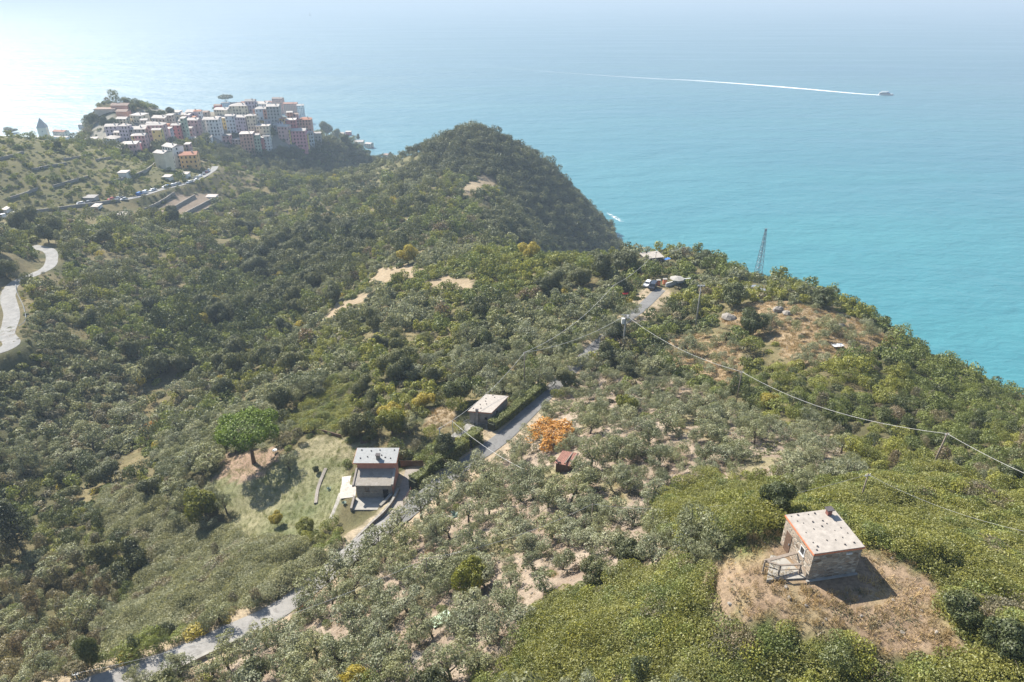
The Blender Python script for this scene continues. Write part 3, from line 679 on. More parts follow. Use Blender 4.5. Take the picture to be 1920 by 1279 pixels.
# keep the sight lines onto the lane and the two roads on the left open where the photograph shows them
for (x, y, r) in KEEP_CLEAR: ok &= np.hypot(X-x, Y-y) > r
for poly in ([(860,880),(945,820),(985,790),(1000,805),(960,840),(900,900)], [(1188,602),(1198,525),(1268,520),(1262,560),(1232,602)],
             [(1000,735),(1030,715),(1040,725),(1000,765)], [(1085,660),(1118,640),(1118,670),(1090,680)], [(640,985),(760,985),(740,1010),(640,1050)]):
    ok &= ~inpoly(PX, PY, poly)
U = RNG.random(len(X)); big = fbm(X/26, Y/26, 61, 2); big2 = fbm(X/15, Y/15, 71, 2)
sp = np.full(len(X), 'none', dtype='<U12'); rad = np.zeros(len(X)); hgt = np.ones(len(X))
def put(mask, name, r0, r1, h=1.0):
    global sp
    sp = np.where(mask, name, sp); rad[mask] = RNG.uniform(r0, r1, mask.sum()); hgt[mask] = h*RNG.uniform(.8, 1.2, mask.sum())
A = np.ones(len(X), bool)
# default slope cover: patches of grey olive, green maquis and dark evergreen
put(A, 'green', .85, 1.25)
put(big > .56, 'olive', .85, 1.25); put((big2 > .52) & (U < .8), 'yellowgreen', .75, 1.2); put((big < .38) & (U < .45), 'dark', .8, 1.4)
put(U > .90, 'greybrown', .8, 1.2); put((U < .06), 'oak', 1.1, 1.7, 1.2); put(U < .008, 'yellow', .8, 1.2)
z_ = inz
put(z_['LOLIVE'] | z_['OLIVE2'] | z_['MIDOL'], 'olive', .95, 1.35); put((z_['LOLIVE'] | z_['OLIVE2'] | z_['MIDOL']) & (U > .82), 'dark', .8, 1.2); put(z_['MIDOL'] & (U < .2), 'green', .8, 1.1); put(z_['LOLIVE'] & (U < .25), 'greybrown', .8, 1.2)
put(z_['YG'], 'yellowgreen', .8, 1.2); put(z_['YG'] & (U > .6), 'green', .8, 1.2); put(z_['YG'] & (big > .56), 'olive', .8, 1.2)
put(z_['MAQR'], 'green', .85, 1.3); put(z_['MAQR'] & (big2 > .5) & (U < .8), 'yellowgreen', .8, 1.3); put(z_['MAQR'] & (U > .85), 'dark', .9, 1.3); put(z_['MAQR'] & (U < .10), 'greybrown', .8, 1.2)
put(z_['VALLEY'], 'green', .9, 1.4); put(z_['VALLEY'] & (U < .55), 'dark', 1.0, 1.7, 1.2); put(z_['VALLEY'] & (U > .93), 'yellow', .7, 1.1); put(z_['VALLEY'] & (big > .55), 'oak', 1.2, 1.8, 1.1)
put(z_['BL'], 'greybrown', .9, 1.4, 1.25); put(z_['BL'] & (U < .3), 'olive', .9, 1.3); put(z_['BL'] & (U > .9), 'green', .8, 1.2)
put(z_['OAK'] | z_['CLIFF'], 'oak', .95, 1.55, .95); put(z_['CLIFF'] & (U < .4), 'dark', .7, 1.2); put(z_['CLIFF'] & (U > .8), 'green', .7, 1.1); put(z_['OAK'] & (U > .9), 'dark', .7, 1.1)
# the grove: olives apart on bare soil
put((PX > 1180) & (T < 330) & (sp == 'oak'), 'dark', .8, 1.15)
g_ = z_['GROVE']; gn = RNG.random(len(X))
put(g_, 'none', 0, 0); put(g_ & (gn < .46), 'olive_grove', .85, 1.45); put(g_ & (gn > .95), 'green', .4, .7); put(g_ & (gn > .90) & (gn < .95), 'greybrown', .4, .7)
up = g_ & (PY < 800) & (PX > 1080); put(up & (gn > .5) & (gn < .72), 'greybrown', .6, 1.0); put(up & (gn > .72) & (gn < .9), 'green', .6, 1.0)
for k, dens in (('HUT', 0), ('LAWN', 0), ('PINEG', 0), ('GAP', 0), ('DRY1', .12), ('DRY2', .05), ('DRY3', .2), ('BALD1', 0), ('BALD2', .04), ('FIELD', .0), ('KNOLL', .36), ('DRY4', .5), ('HILLG', .5), ('IVYR', .09), ('IVYB', .15), ('BRAM', .07), ('MATL', .03), ('VINE', .30), ('TOWN', .10)):
    mk = z_[k]; put(mk, 'none', 0, 0); kk = {'KNOLL': 'olive', 'DRY4': 'olive', 'VINE': 'green', 'TOWN': 'dark', 'IVYB': 'yellowgreen', 'HILLG': 'olive', 'BRAM': 'greybrown'}.get(k, 'green')
    put(mk & (gn < dens), kk, .5, 1.15); put(mk & (gn < dens*.4), {'green': 'yellowgreen', 'yellowgreen': 'dark', 'greybrown': 'olive'}.get(kk, kk), .5, 1.1)
put(z_['VINE'] & (gn > .30) & (gn < .62), 'yellowgreen', .35, .6, .6); put(z_['VINE'] & (gn > .62) & (gn < .82), 'olive', .35, .6, .7)
dF = pathdist(X, Y, FROAD[::2])[0]; lowz = (dF < 26) & ~z_['VINE'] & ~z_['TOWN']; rad[lowz] *= .5
# olives that lean over the upper lane and hide most of it
for poly in ([(-20,545),(55,545),(66,660),(20,702),(-20,712)], [(68,464),(120,462),(124,535),(75,545)]): rad[inpoly(PX, PY, poly)] *= .42
deflt = ~np.any([v for v in inz.values()], 0); op_ = fbm(X/13, Y/13, 151, 2) > .66; rad[(X > 100) & (T < 330)] *= .72; ok &= ~(deflt & op_ & (U > .12)); vary = np.exp(RNG.normal(-.03, .18, len(X))); rad *= np.where(g_, np.sqrt(vary), vary)
ok &= sp != 'none'
rpx = proj(ROAD[:, 0], ROAD[:, 1], ROAD[:, 2])[0]; rdv = np.gradient(ROAD[:, :2], axis=0); rdv /= np.linalg.norm(rdv, axis=1)[:, None]
for i in np.nonzero((rpx > 1035) & (rpx < 1192))[0][::2]:
    if 1084 < rpx[i] < 1112: continue
    s_ = 1 if (i//2) % 2 else -1; q = ROAD[i, :2]+np.array([-rdv[i, 1], rdv[i, 0]])*s_*(.9+.5*RNG.random())
    X, Y, ZZ, T, S, PX, PY, rad, hgt, U = (np.append(a_, v_) for a_, v_ in ((X, q[0]), (Y, q[1]), (ZZ, hz(*q)), (T, 165), (S, 2.15), (PX, rpx[i]), (PY, 650), (rad, RNG.uniform(1.25, 1.6)), (hgt, 1.25), (U, .5))); sp = np.append(sp, 'olive'); ok = np.append(ok, True)
steep = np.interp(np.hypot(*[ (hz(X+1.5*a, Y+1.5*b)-hz(X-1.5*a, Y-1.5*b))/3 for a, b in ((1, 0), (0, 1))]), [1.4, 2.0], [1, 0]); ok &= RNG.random(len(X)) < steep
X, Y, ZZ, T, S, PX, PY, rad, hgt = (a[ok] for a in (X, Y, ZZ, T, S, PX, PY, rad, hgt)); sp = sp[ok]
grow = np.where(np.isin(sp, ['olive_grove']), 1.0, S/2.15); sc = rad*grow*np.where(T > 122, 1.08, 1.05)
sc = np.where(sp == 'olive_grove', sc/1.05, sc)
lateral_far = np.where(T > 205, .9, 1.0)
VIS = visible(X, Y, ZZ+sc*1.6) & (PX > -40) & (PX < 1960) & (PY < 1330) & (PY > 150)
SHOW = np.where(VIS, sc/T, 0)
FAMILY = {'olive': 'olive', 'olive_grove': 'olive', 'green': 'shrub', 'yellowgreen': 'shrub', 'greybrown': 'shrub', 'dark': 'shrub', 'oak': 'oak', 'yellow': 'shrub'}
fam = np.array([FAMILY[s] for s in sp])
LIMIT = {'olive': 285, 'shrub': 292, 'oak': 150}
single = np.zeros(len(X), bool)
for f, lim in LIMIT.items():
    i = np.nonzero((fam == f) & VIS)[0]; i = i[np.argsort(-SHOW[i])][:lim]; single[i] = True
print('plants', len(X), 'near', (T < 150).sum(), {f: int((fam == f).sum()) for f in LIMIT}, 'visible', {f: int(((fam == f) & VIS).sum()) for f in LIMIT})

# ------------------------------------------------------------------ the rest of the cover, as stuff
protos = []; where = {}
for k, v in FAR.items(): where[k] = (len(protos), len(v)); protos += v
nearp = {}
for k, v in SHR.items(): nearp[k] = (len(protos), len(v)); protos += v
nearp['oliveT'] = (len(protos), len(OLV)); protos += [c for _, c in OLV]
nearp['oak'] = (len(protos), 3); protos += [c for _, c in TRE['oak']]
def rows_for(idx):
    out = []
    for i in idx:
        s = sp[i]; s0 = sc[i]; h = hgt[i]*s0
        if s in ('olive_grove', 'olive') and T[i] < 175: a, c = nearp['oliveT']; s0 *= .85; h = s0*hgt[i]*.9
        elif s in ('green', 'yellowgreen', 'greybrown', 'dark') and T[i] < 150: a, c = nearp[s]
        else:
            k = {'olive_grove': 'olive'}.get(s, s)
            if k == 'olive' and RNG.random() < .2: k = 'olive2'
            a, c = where[k]
        out.append((X[i], Y[i], ZZ[i]-.15*s0, s0, h, RNG.random()*6.283, a+RNG.integers(c)))
    return out
for f, nm, lb, ct in (('olive', 'olive_grove', 'grey green olives covering the slopes beyond the nearest trees', 'olive grove'), ('shrub', 'maquis_scrub', 'dense green and brown maquis scrub covering the slopes', 'scrub'), ('oak', 'oak_wood', 'dark evergreen wood on the conical hill and the cliffs', 'wood')):
    idx = np.nonzero((fam == f) & ~single)[0]; scatter(nm, rows_for(idx), protos, lb, ct)

# creeping mats, weeds and grasses
def mat_proto(seed, mat, n=190, leaf=.10, r=.85, up=.28, blades=False):
    rng = np.random.default_rng(seed); a = rng.random(n)*6.283; q = r*np.sqrt(rng.random(n))
    P = np.stack([q*np.cos(a), q*np.sin(a), up*(1-(q/r)**2*.7)*(.25+.9*rng.random(n))], 1); Nn = np.tile([0, 0, 1.2], (n, 1))
    if not blades: return leaf_mesh('creeper', P, Nn, leaf, FM[mat], rng, .6, .7, .8)
    V = []; 
    for p in P:
        t = rng.random()*6.283; l = np.array([rng.normal()*.5, rng.normal()*.5, 1.0])*leaf*(.6+rng.random()*.8); wv = np.array([math.cos(t), math.sin(t), 0])*leaf*.085; b = np.array([p[0], p[1], 0])
        V += [b-wv, b+wv, b+wv*.4+l, b-wv*.4+l]
    return mesh_np('tuft', V, np.arange(len(V)).reshape(-1, 4), FM[mat])
def cover(name, zones, s, kinds, size, label, cat, dens=1.0, box=(-260, 230, 5, 330), lim=(0, 400), extra=None, mound=0):
    a, b = sample(*box, s); z = hz(a, b); px, py, t = proj(a, b, z); m = np.zeros(len(a), bool)
    px0, py0 = px, py; px, py = warp(px, py, a, b, t)
    for k in zones: m |= inpoly(px, py, Z[k])
    if extra is not None: m |= extra(a, b, px, py, t)
    m &= ~inpoly(px, py, Z['HUT']) if 'HUT' not in zones else m
    m &= (t > lim[0]) & (t < lim[1]) & (RNG.random(len(a)) < dens)
    for pl, hw in ((ROAD[::2], 2.0), (DRIVE[::2], 2.0)): m &= pathdist(a, b, pl)[0] > hw
    for (x, y, r) in KEEP_CLEAR[4:8]: m &= np.hypot(a-x, b-y) > r*.8
    a, b, z = a[m], b[m], z[m]; k = RNG.uniform(*size, len(a)); hill_ = np.clip(fbm(a/5, b/5, 93, 2)-.42, 0, 1)*mound; z = z+hill_; bump_ = .35+1.7*fbm(a/2.2, b/2.2, 91, 2)
    scatter(name, np.stack([a, b, z-.03, k, k*bump_, RNG.random(len(a))*6.283, np.clip(((vnoise(a/4.5, b/4.5, 97)*.75+RNG.random(len(a))*.25)*len(kinds)*1.25-.12*len(kinds)).astype(int), 0, len(kinds)-1)], 1), kinds, label, cat)
cover('ivy_carpet', ('IVYR', 'IVYB', 'MATL'), .80, [mat_proto(i, 'ivy', 330, .066, .85, .5) for i in range(5)]+[mat_proto(9, 'green', 330, .066, .85, .5), mat_proto(10, 'yellowgreen', 320, .066, .8, .55), mat_proto(11, 'greybrown', 260, .06, .8, .5)], (.75, 1.5), 'bright green creeper carpet around the stone hut clearing', 'creeper', mound=4.6)
cover('bramble_bank', ('BRAM',), .85, [mat_proto(20+i, 'bramble', 330, .07, .9, .5) for i in range(4)]+[mat_proto(29, 'greybrown', 180, .08, .9, .5)], (.8, 1.5), 'grey green bramble bank above the concrete lane', 'brambles', mound=4.2)
cover('dry_grass', ('HUT', 'KNOLL', 'DRY4', 'GAP'), .62, [mat_proto(40+i, 'straw', 60, .24, .5, 0, True) for i in range(3)], (.5, 1.2), 'dry straw coloured grass on the cleared ground', 'grass', .62, (-60, 150, 20, 240))
STN = [MB().ball((0, 0, .03), (.16, .12, .09), 6, 4, .5).mesh('small stone', M['rock']) for _ in range(3)]
cover('scattered_stones', ('HUT', 'GROVE', 'KNOLL'), 1.1, STN, (.4, 1.5), 'small pale stones scattered on the bare soil', 'stones', .3, (-90, 130, 25, 210), (0, 200))
cover('dry_litter', ('HUT',), .8, [mat_proto(70+i, 'greybrown', 45, .07, .5, .1) for i in range(2)], (.4, 1.4), 'brown litter and cut stems on the hut clearing', 'litter', .3, (0, 60, 20, 70))
cover('lawn_grass', ('LAWN',), .75, [mat_proto(50+i, 'grass', 70, .16, .6, 0, True) for i in range(3)], (.6, 1.3), 'green grass of the lawn below the umbrella pine', 'grass', .75, (-110, 20, 60, 170))
cover('grove_weeds', ('GROVE',), 1.0, [mat_proto(60+i, 'weed', 60, .10, .6, .15) for i in range(2)]+[mat_proto(66, 'straw', 55, .18, .5, 0, True), mat_proto(67, 'greybrown', 60, .09, .6, .2)], (.5, 1.4), 'weeds and dry tufts between the olive trees', 'weeds', .36, (-170, 110, 30, 240), (0, 240), lambda a, b, px, py, t: (fbm(a/13, b/13, 151, 2) > .65) | (pathdist(a, b, ROAD[::3])[0] < 5) & (RNG.random(len(a)) < .8))

# ------------------------------------------------------------------ individual plants
ORD = 'nearest|second nearest|third nearest|fourth nearest|fifth nearest|sixth nearest|seventh nearest|eighth nearest|ninth nearest|tenth nearest|eleventh nearest|twelfth nearest|thirteenth nearest|fourteenth nearest|fifteenth nearest|sixteenth nearest|seventeenth nearest|eighteenth nearest|nineteenth nearest|twentieth nearest'.split('|')
MARKS = [(1548,1030,'the stone hut with orange roof edge'),(705,890,'the two storey pink house'),(915,770,'the small grey house by the hedge'),(1062,860,'the rusty roofed shed'),(1035,800,'the orange autumn tree'),(470,800,'the umbrella pine'),(35,985,'the dark cypress'),(382,925,'the big olive yellow bush'),
 (882,1065,'the olive yellow tree in the grove'),(828,1160,'the pale green tarpaulin'),(845,970,'the agave among white stones'),(568,1145,'the orange red basket'),(1452,940,'the isolated dark bush in the ivy'),(1380,725,'the thin cable pole right of the grove'),(1752,850,'the leaning cable pole'),(1611,915,'the cable pole above the hut'),(983,695,'the cable pole beside the long hedge'),
 (1168,625,'the concrete transformer pole'),(1306,570,'the floodlight pole'),(1424,475,'the lattice mast'),(1222,538,'the black car'),(1365,597,'the big boulder on the knoll'),(1570,650,'the white sheet on the knoll'),(1678,650,'the pale planks on the cliff edge'),(1225,483,'the white roofed shed on the headland'),(1172,760,'the lime green tree in the grove'),(1442,745,'the golden bush'),
 (864,725,'the round dark tree behind the grey house'),(735,785,'the yellow green fig tree'),(345,1225,'the lower roadside wall'),(225,1265,'the bottom end of the concrete lane'),(470,1165,'the bend of the concrete lane above the wall'),(640,1050,'the lower end of the driveway wall'),(770,1275,'the concrete path at the bottom edge'),(1458,1065,'the railing of the stone hut'),(1700,1150,'the bare ground right of the hut'),(1350,1150,'the bare ground left of the hut'),
 (20,600,'the lower bend of the pale left road'),(97,488,'the upper bend of the pale left road'),(405,572,'the bright yellow valley tree'),(765,475,'the golden tree above the clearing'),(992,470,'the ochre tree on the saddle'),(740,512,'the left dry clearing'),(845,530,'the right dry clearing'),(1115,600,'the pale terrace wall near the transformer pole'),(1405,600,'the big green bush on the knoll'),(1540,560,'the dense cliff edge bush'),(600,910,'the rubble wall on the lawn'),(828,825,'the pole beside the terrace'),
 (815,1045,'the low wall inside the grove'),(1108,965,'the thin pole in the middle of the grove'),(982,883,'the short pole by the lane'),(380,1180,'the yellow flowering verge'),(300,1100,'the middle of the bramble bank'),(1320,930,'the top of the ivy slope'),(1850,1000,'the ivy at the right edge'),(1200,1200,'the middle of the lower ivy slope'),(980,1275,'the lower left corner of the ivy slope'),(1700,1260,'the bottom edge right of the ivy'),(60,1250,'the lower left corner of the view'),(1900,800,'the right edge of the cliff scrub'),(600,770,'the green clearing above the pine'),(20,780,'the left edge of the olive slope'),(1890,735,'the point where sea meets the right edge'),(1000,1200,'the lower middle of the olive grove')]
MK = np.array([m[:2] for m in MARKS], float)
def name_by_rank(idx, pxs, pys):
    """for each plant the landmark it stands closest to in line, counted among all of its kind"""
    D = np.hypot(pxs[:, None]-MK[None, :, 0], pys[:, None]-MK[None, :, 1]); rk = np.argsort(np.argsort(D, 0), 0)
    k = np.argmin(rk*1000+D/10, 1); return [(MARKS[k[i]][2], int(rk[i, k[i]])) for i in range(len(idx))]
def plant(name, trunk, cr, loc, s, h, rz, label, cat, group=None):
    o = thing(name, label, cat, loc, rz, group); o.scale = (s, s, h)
    if trunk is not None: link('trunk', trunk, o)
    link('crown', cr, o); return o
LOOK = {'olive': 'grey olive tree', 'olive_grove': 'silvery olive tree', 'green': 'green bush', 'yellowgreen': 'yellow green bush', 'greybrown': 'grey brown bush', 'dark': 'dark evergreen bush', 'oak': 'dark holm oak', 'yellow': 'golden yellow bush'}
PLURAL = {'olive': ('olive', 'trees of the olive groves'), 'shrub': ('bush', 'bushes of the coastal maquis'), 'oak': ('oak', 'holm oaks on the slopes')}
for f in ('olive', 'shrub', 'oak'):
    idx = np.nonzero((fam == f) & single)[0]; cpx, cpy, _ = proj(X[idx], Y[idx], ZZ[idx]+sc[idx]); nm = name_by_rank(idx, cpx, cpy)
    for (lm, rk), i in zip(nm, idx):
        k = int(RNG.integers(1000)); s0 = float(sc[i]); h0 = float(s0*hgt[i]); loc = (X[i], Y[i], ZZ[i]); rz = float(RNG.random()*6.283); s = str(sp[i])
        if rk < 20: lb = '%s, %s %s to %s' % (LOOK[s], ORD[rk], PLURAL[f][0], lm)
        else: lb = '%s on the slope around %s' % (LOOK[s], lm)
        if len(lb.split()) > 16: lb = '%s, %s to %s' % (LOOK[s].split()[-1] if f == 'shrub' else LOOK[s], ORD[min(rk, 19)], lm)
        if f == 'olive':
            t_, c_ = OLV[k % len(OLV)]; plant('olive_tree', t_, c_, loc, s0*float(RNG.uniform(.85, 1.12)), h0*.84, rz, lb, 'olive tree', PLURAL[f][1])
        elif f == 'oak':
            t_, c_ = TRE['oak'][k % 3]; plant('oak_tree', t_, c_, loc, s0, h0*.9, rz, lb, 'oak tree', PLURAL[f][1])
        else:
            ms = SHR[s] if s in SHR else [TRE['yellow'][k % 3][1]]
            o = link('bush', ms[k % len(ms)], None, (X[i], Y[i], ZZ[i]-.1), rz); o.scale = (s0, s0, h0); tag(o, lb, 'bush', PLURAL[f][1])

# the single trees and bushes one can pick out
for j, (kd, px, py, wd, ht, lb) in enumerate(SOLO):
    x, y, z = hit(px, py); rz = j*1.7
    if kd == 'olive': t_, c_ = OLV[j % 7]; plant('olive_tree', t_, c_, (x, y, z), wd/3.3, ht/3.15, rz, lb, 'olive tree')
    else:
        t_, c_ = TRE[kd][j % 3]; bush = 'bush' in lb or 'shrub' in lb
        plant('large_bush' if bush else 'broadleaf_tree', t_, c_, (x, y, z), wd/2.9, ht/2.55, rz, lb, 'bush' if bush else 'tree')
rng = np.random.default_rng(77)
# umbrella pine
x, y, z = hit(476, 868); B = clump(rng, 34, 6.0, .7, 8.8, 1.5)+[(-4.6, -.6, 7.3, 1.9, 1.9, 1.3), (-5.3, .8, 7.6, 1.4, 1.4, 1.1), (4.6, .5, 8.0, 1.7, 1.7, 1.1), (0, 0, 9.2, 5.2, 5.2, 2.0)]
P, Nn = blob_points(B, 20000, rng, .7, -.6); pine = thing('umbrella_pine', 'large bright green umbrella pine with a bare trunk on the lawn', 'tree', (x, y, z))
m = MB(); m.tube([(0, 0, -.6), (.05, 0, 2), (.15, .1, 4.3), (.2, .1, 7.5)], [.5, .38, .32, .24], 8)
for k in range(10):
    a = k*.63; r = 3.2+rng.random()*1.6; m.tube([(.15, .1, 4.6+.22*k), (r*.5*math.cos(a), r*.5*math.sin(a), 6.6+.1*k), (r*math.cos(a), r*math.sin(a), 8+.08*k)], [.17, .11, .05], 5)
m.build('trunk', M['pine_bark'], pine, sm=True); link('crown', leaf_mesh('pine crown', P, Nn, .2, FM['pine'], rng, .5, .5, .5), pine)
# dark cypress at the left edge
x, y, z = hit(45, 1046); cyp = thing('cypress', 'tall dark cypress with a bare lower trunk at the left edge', 'tree', (x, y, z))
B = [(rng.normal()*.5, rng.normal()*.5, 5.0+k*.62, 1.0+1.0*math.sin(min(1, (14-k)/11)*2.0), 1.0+1.0*math.sin(min(1, (14-k)/11)*2.0), 1.0) for k in range(14)]
P, Nn = blob_points(B, 4200, rng, .65); MB().tube([(.5, 0, -.5), (.2, 0, 3), (0, 0, 9)], [.24, .2, .1], 7).build('trunk', M['bark'], cyp, sm=True); link('crown', leaf_mesh('cypress crown', P, Nn, .2, FM['cypress'], rng, .5, .5, .6), cyp)
# orange tree, half bare on its left
x, y, z = hit(1030, 836); org = thing('autumn_tree', 'spreading tree with bright orange autumn leaves beside the asphalt lane', 'tree', (x, y, z))
B = clump(rng, 18, 3.6, .8, 3.2, 1.1)+[(.8, .3, 3.5, 2.2, 2.2, 1.2)]; P, Nn = blob_points(B, 5200, rng, .4); pk = (P[:, 0] > -2.4) | (rng.random(len(P)) < .3)
link('trunk', trunk_mesh('autumn trunk', B, rng, .2, .7, M['bark'], 9, .2), org); link('crown', leaf_mesh('autumn crown', P[pk], Nn[pk], .19, FM['orange'], rng), org); org.scale = (1.2, 1.1, .85)
pk2 = rng.random(len(P)) < .16; link('fading_leaves', leaf_mesh('fading leaves', P[pk2]-[.9, .2, .5], Nn[pk2], .15, FM['greybrown'], rng), org)
# small yellow flowering bushes on the verges
for px, py, w_, lb in ((365,1188,1.5,'yellow flowering bush on the verge, larger of the two by the lane'),(422,1164,.8,'small yellow flowering bush on the lane verge'),(240,1232,1.3,'faded yellow bush at the foot of the bramble bank'),(270,1045,1.6,'yellow flowering bush on the upper left rim of the bramble bank'),(258,1062,1.0,'low yellow bush just below the rim of the bramble bank'),(275,808,2.8,'orange yellow creeper bush on the olive slope left of the pine'),(295,796,2.2,'upper orange creeper bush on the olive slope'),(1185,1080,1.3,'yellow flowering bush where ivy and grove meet'),(590,760,1.6,'yellow bush beside the green clearing above the pine'),(1160,1095,1.0,'small yellow bush at the ivy border in the grove')):
    x, y, z = hit(px, py); o = link('yellow_bush', SHR['yellowgreen'][0].copy(), None, (x, y, z-.1), px*.1); o.data.materials.clear(); o.data.materials.append(FM['orange' if 'orange' in lb else 'yellow']); o.scale = (w_, w_, w_*.8); tag(o, lb, 'bush')
# hedges: clipped blocks of leaves along a line
def hedge(pl, hw, h, label, n, seed, round_end=False):
    rg = np.random.default_rng(seed); pl = np.array([hit(*q) for q in pl]); c = pl[0]; L = np.linalg.norm(np.diff(pl[:, :2], axis=0), axis=1); cum = np.concatenate([[0], np.cumsum(L)])
    s = rg.random(n)*cum[-1]; px_ = np.interp(s, cum, pl[:, 0]); py_ = np.interp(s, cum, pl[:, 1]); d = pl[-1]-pl[0]; d = d/np.hypot(d[0], d[1]); nr = np.array([-d[1], d[0]])
    f = rg.random(n); a = rg.random(n)*2-1; side = f < .5
    off = np.where(side, np.sign(a)*(.8+.25*rg.random(n)), a)*hw; zz = np.where(side, rg.random(n)*h, h*(.88+.2*rg.random(n)))*(.9+.2*vnoise(s*.9, a*0, 7))
    Xp = px_+nr[0]*off; Yp = py_+nr[1]*off; P = np.stack([Xp-c[0], Yp-c[1], hz(Xp, Yp)+zz-c[2]], 1); Nn = np.stack([np.where(side, np.sign(a)*nr[0], 0), np.where(side, np.sign(a)*nr[1], 0), np.where(side, .25, 1)], 1)
    o = tag(link('hedge', leaf_mesh('hedge', P, Nn, .13, FM['hedge'], rg, .6, .5, .45), None, c), label, 'hedge')
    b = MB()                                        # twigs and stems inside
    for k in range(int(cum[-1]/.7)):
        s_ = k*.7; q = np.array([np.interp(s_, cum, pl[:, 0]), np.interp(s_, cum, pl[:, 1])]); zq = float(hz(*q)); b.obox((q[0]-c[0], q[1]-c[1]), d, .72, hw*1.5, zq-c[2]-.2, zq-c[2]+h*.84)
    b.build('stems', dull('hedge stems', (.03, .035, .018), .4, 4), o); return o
hedge([(922,806),(950,786),(985,757),(1022,727)], .95, 1.9, 'long clipped green hedge between the small grey house and the asphalt lane', 8000, 1)
hedge([(776,918),(800,897),(835,868),(872,842)], 1.15, 2.5, 'tall overgrown hedge between the driveway and the asphalt lane', 10000, 2)
hedge([(876,838),(896,820)], 1.3, 2.4, 'rounded hedge block at the gate of the small grey house', 3000, 3)
# agaves
def agave(px, py, r, lb):
    x, y, z = hit(px, py); rg = random.Random(px); m = MB()
    for k in range(20):
        a = k*2.4; e = .35+.9*rg.random(); t = (-math.sin(a)*.1*r, math.cos(a)*.1*r); c = (math.cos(a)*math.cos(e), math.sin(a)*math.cos(e), math.sin(e)); l = r*(.8+.4*rg.random())
        m.add([(t[0]*.6, t[1]*.6, .05), (c[0]*l*.5+t[0], c[1]*l*.5+t[1], c[2]*l*.5), (c[0]*l, c[1]*l, c[2]*l*.8), (c[0]*l*.5-t[0], c[1]*l*.5-t[1], c[2]*l*.5), (-t[0]*.6, -t[1]*.6, .05)], [(0, 1, 3, 4), (1, 2, 3)])
    o = link('agave', m.mesh('agave', FM['agave']), None, (x, y, z)); tag(o, lb, 'agave')
agave(852, 968, 1.1, 'grey green agave beside white stones in the grove'); agave(617, 919, .8, 'small agave on the lawn left of the white path'); agave(645, 945, .8, 'agave on the grass beside the pink house patio')

# ------------------------------------------------------------------ the stone hut
def window(parent, c, ax, wd, ht, frame='wood', proud=.03, name='window'):
    """frame and pane on a wall; ax = outward direction in the parent's plan"""
    ax = np.array(ax, float); t = np.array([-ax[1], ax[0]]); c = np.array(c, float); fr = MB(); b = .07
    def bar(u0, u1, z0, z1, d0, d1, mb):
        q = [c[:2]+t*u0+ax*d0, c[:2]+t*u1+ax*d0, c[:2]+t*u1+ax*d1, c[:2]+t*u0+ax*d1]
        mb.hexa([(*p, c[2]+z0) for p in q], [(*p, c[2]+z1) for p in q])
    bar(-wd/2, -wd/2+b, -ht/2, ht/2, -.05, proud, fr); bar(wd/2-b, wd/2, -ht/2, ht/2, -.05, proud, fr); bar(-wd/2+b, wd/2-b, ht/2-b, ht/2, -.05, proud, fr); bar(-wd/2-.06, wd/2+.06, -ht/2-.05, -ht/2+.03, -.05, proud+.06, fr)
    f = fr.build(name, M[frame], parent); pn = MB(); bar(-wd/2+b, wd/2-b, -ht/2+.03, ht/2-b, -.02, .02, pn); pn.build('pane', M['darkglass'], f); return f
def door(parent, c, ax, wd, ht, mat='brown_wood'):
    ax = np.array(ax, float); t = np.array([-ax[1], ax[0]]); c = np.array(c, float); q = [c[:2]-t*wd/2-ax*.05, c[:2]+t*wd/2-ax*.05, c[:2]+t*wd/2+ax*.04, c[:2]-t*wd/2+ax*.04]; m = MB().hexa([(*p, c[2]) for p in q], [(*p, c[2]+ht) for p in q])
    o = m.build('door', M[mat], parent); hnd = MB(); h = c[:2]+t*wd*.36+ax*.08; hnd.box(h[0]-.03, h[0]+.03, h[1]-.03, h[1]+.03, c[2]+ht*.48, c[2]+ht*.56); hnd.build('handle', M['metal'], o); return o
def walls(name, q, z0, z1s, mat, parent):
    return MB().hexa([(p[0], p[1], z0) for p in q], [(p[0], p[1], z) for p, z in zip(q, z1s)]).build(name, mat, parent)
STONE_ME = MB().ball((0, 0, .05), (.13, .1, .07), 6, 4, .4).mesh('roof stone', M['darkstone'])
hut = thing('stone_hut', 'square rubble stone hut with pale slab roof and orange roof edge', 'hut', (24.0, 40.2, 152.0), R(10.2))
q = [(0, 0), (4.3, 0), (4.3, 4.2), (0, 4.2)]; walls('wall', q, -1.6, [2.82, 2.82, 3.02, 3.02], M['hut_stone'], hut)
MB().hexa([(-.12, -.12, 2.80), (4.42, -.12, 2.80), (4.42, 4.32, 3.0), (-.12, 4.32, 3.0)], [(-.12, -.12, 2.95), (4.42, -.12, 2.95), (4.42, 4.32, 3.15), (-.12, 4.32, 3.15)]).build('roof_edge', M['terracotta'], hut)
rf = MB().hexa([(-.08, -.08, 2.953), (4.38, -.08, 2.953), (4.38, 4.28, 3.153), (-.08, 4.28, 3.153)], [(-.08, -.08, 3.0), (4.38, -.08, 3.0), (4.38, 4.28, 3.2), (-.08, 4.28, 3.2)]).build('roof', M['slate'], hut)
rs = random.Random(4)
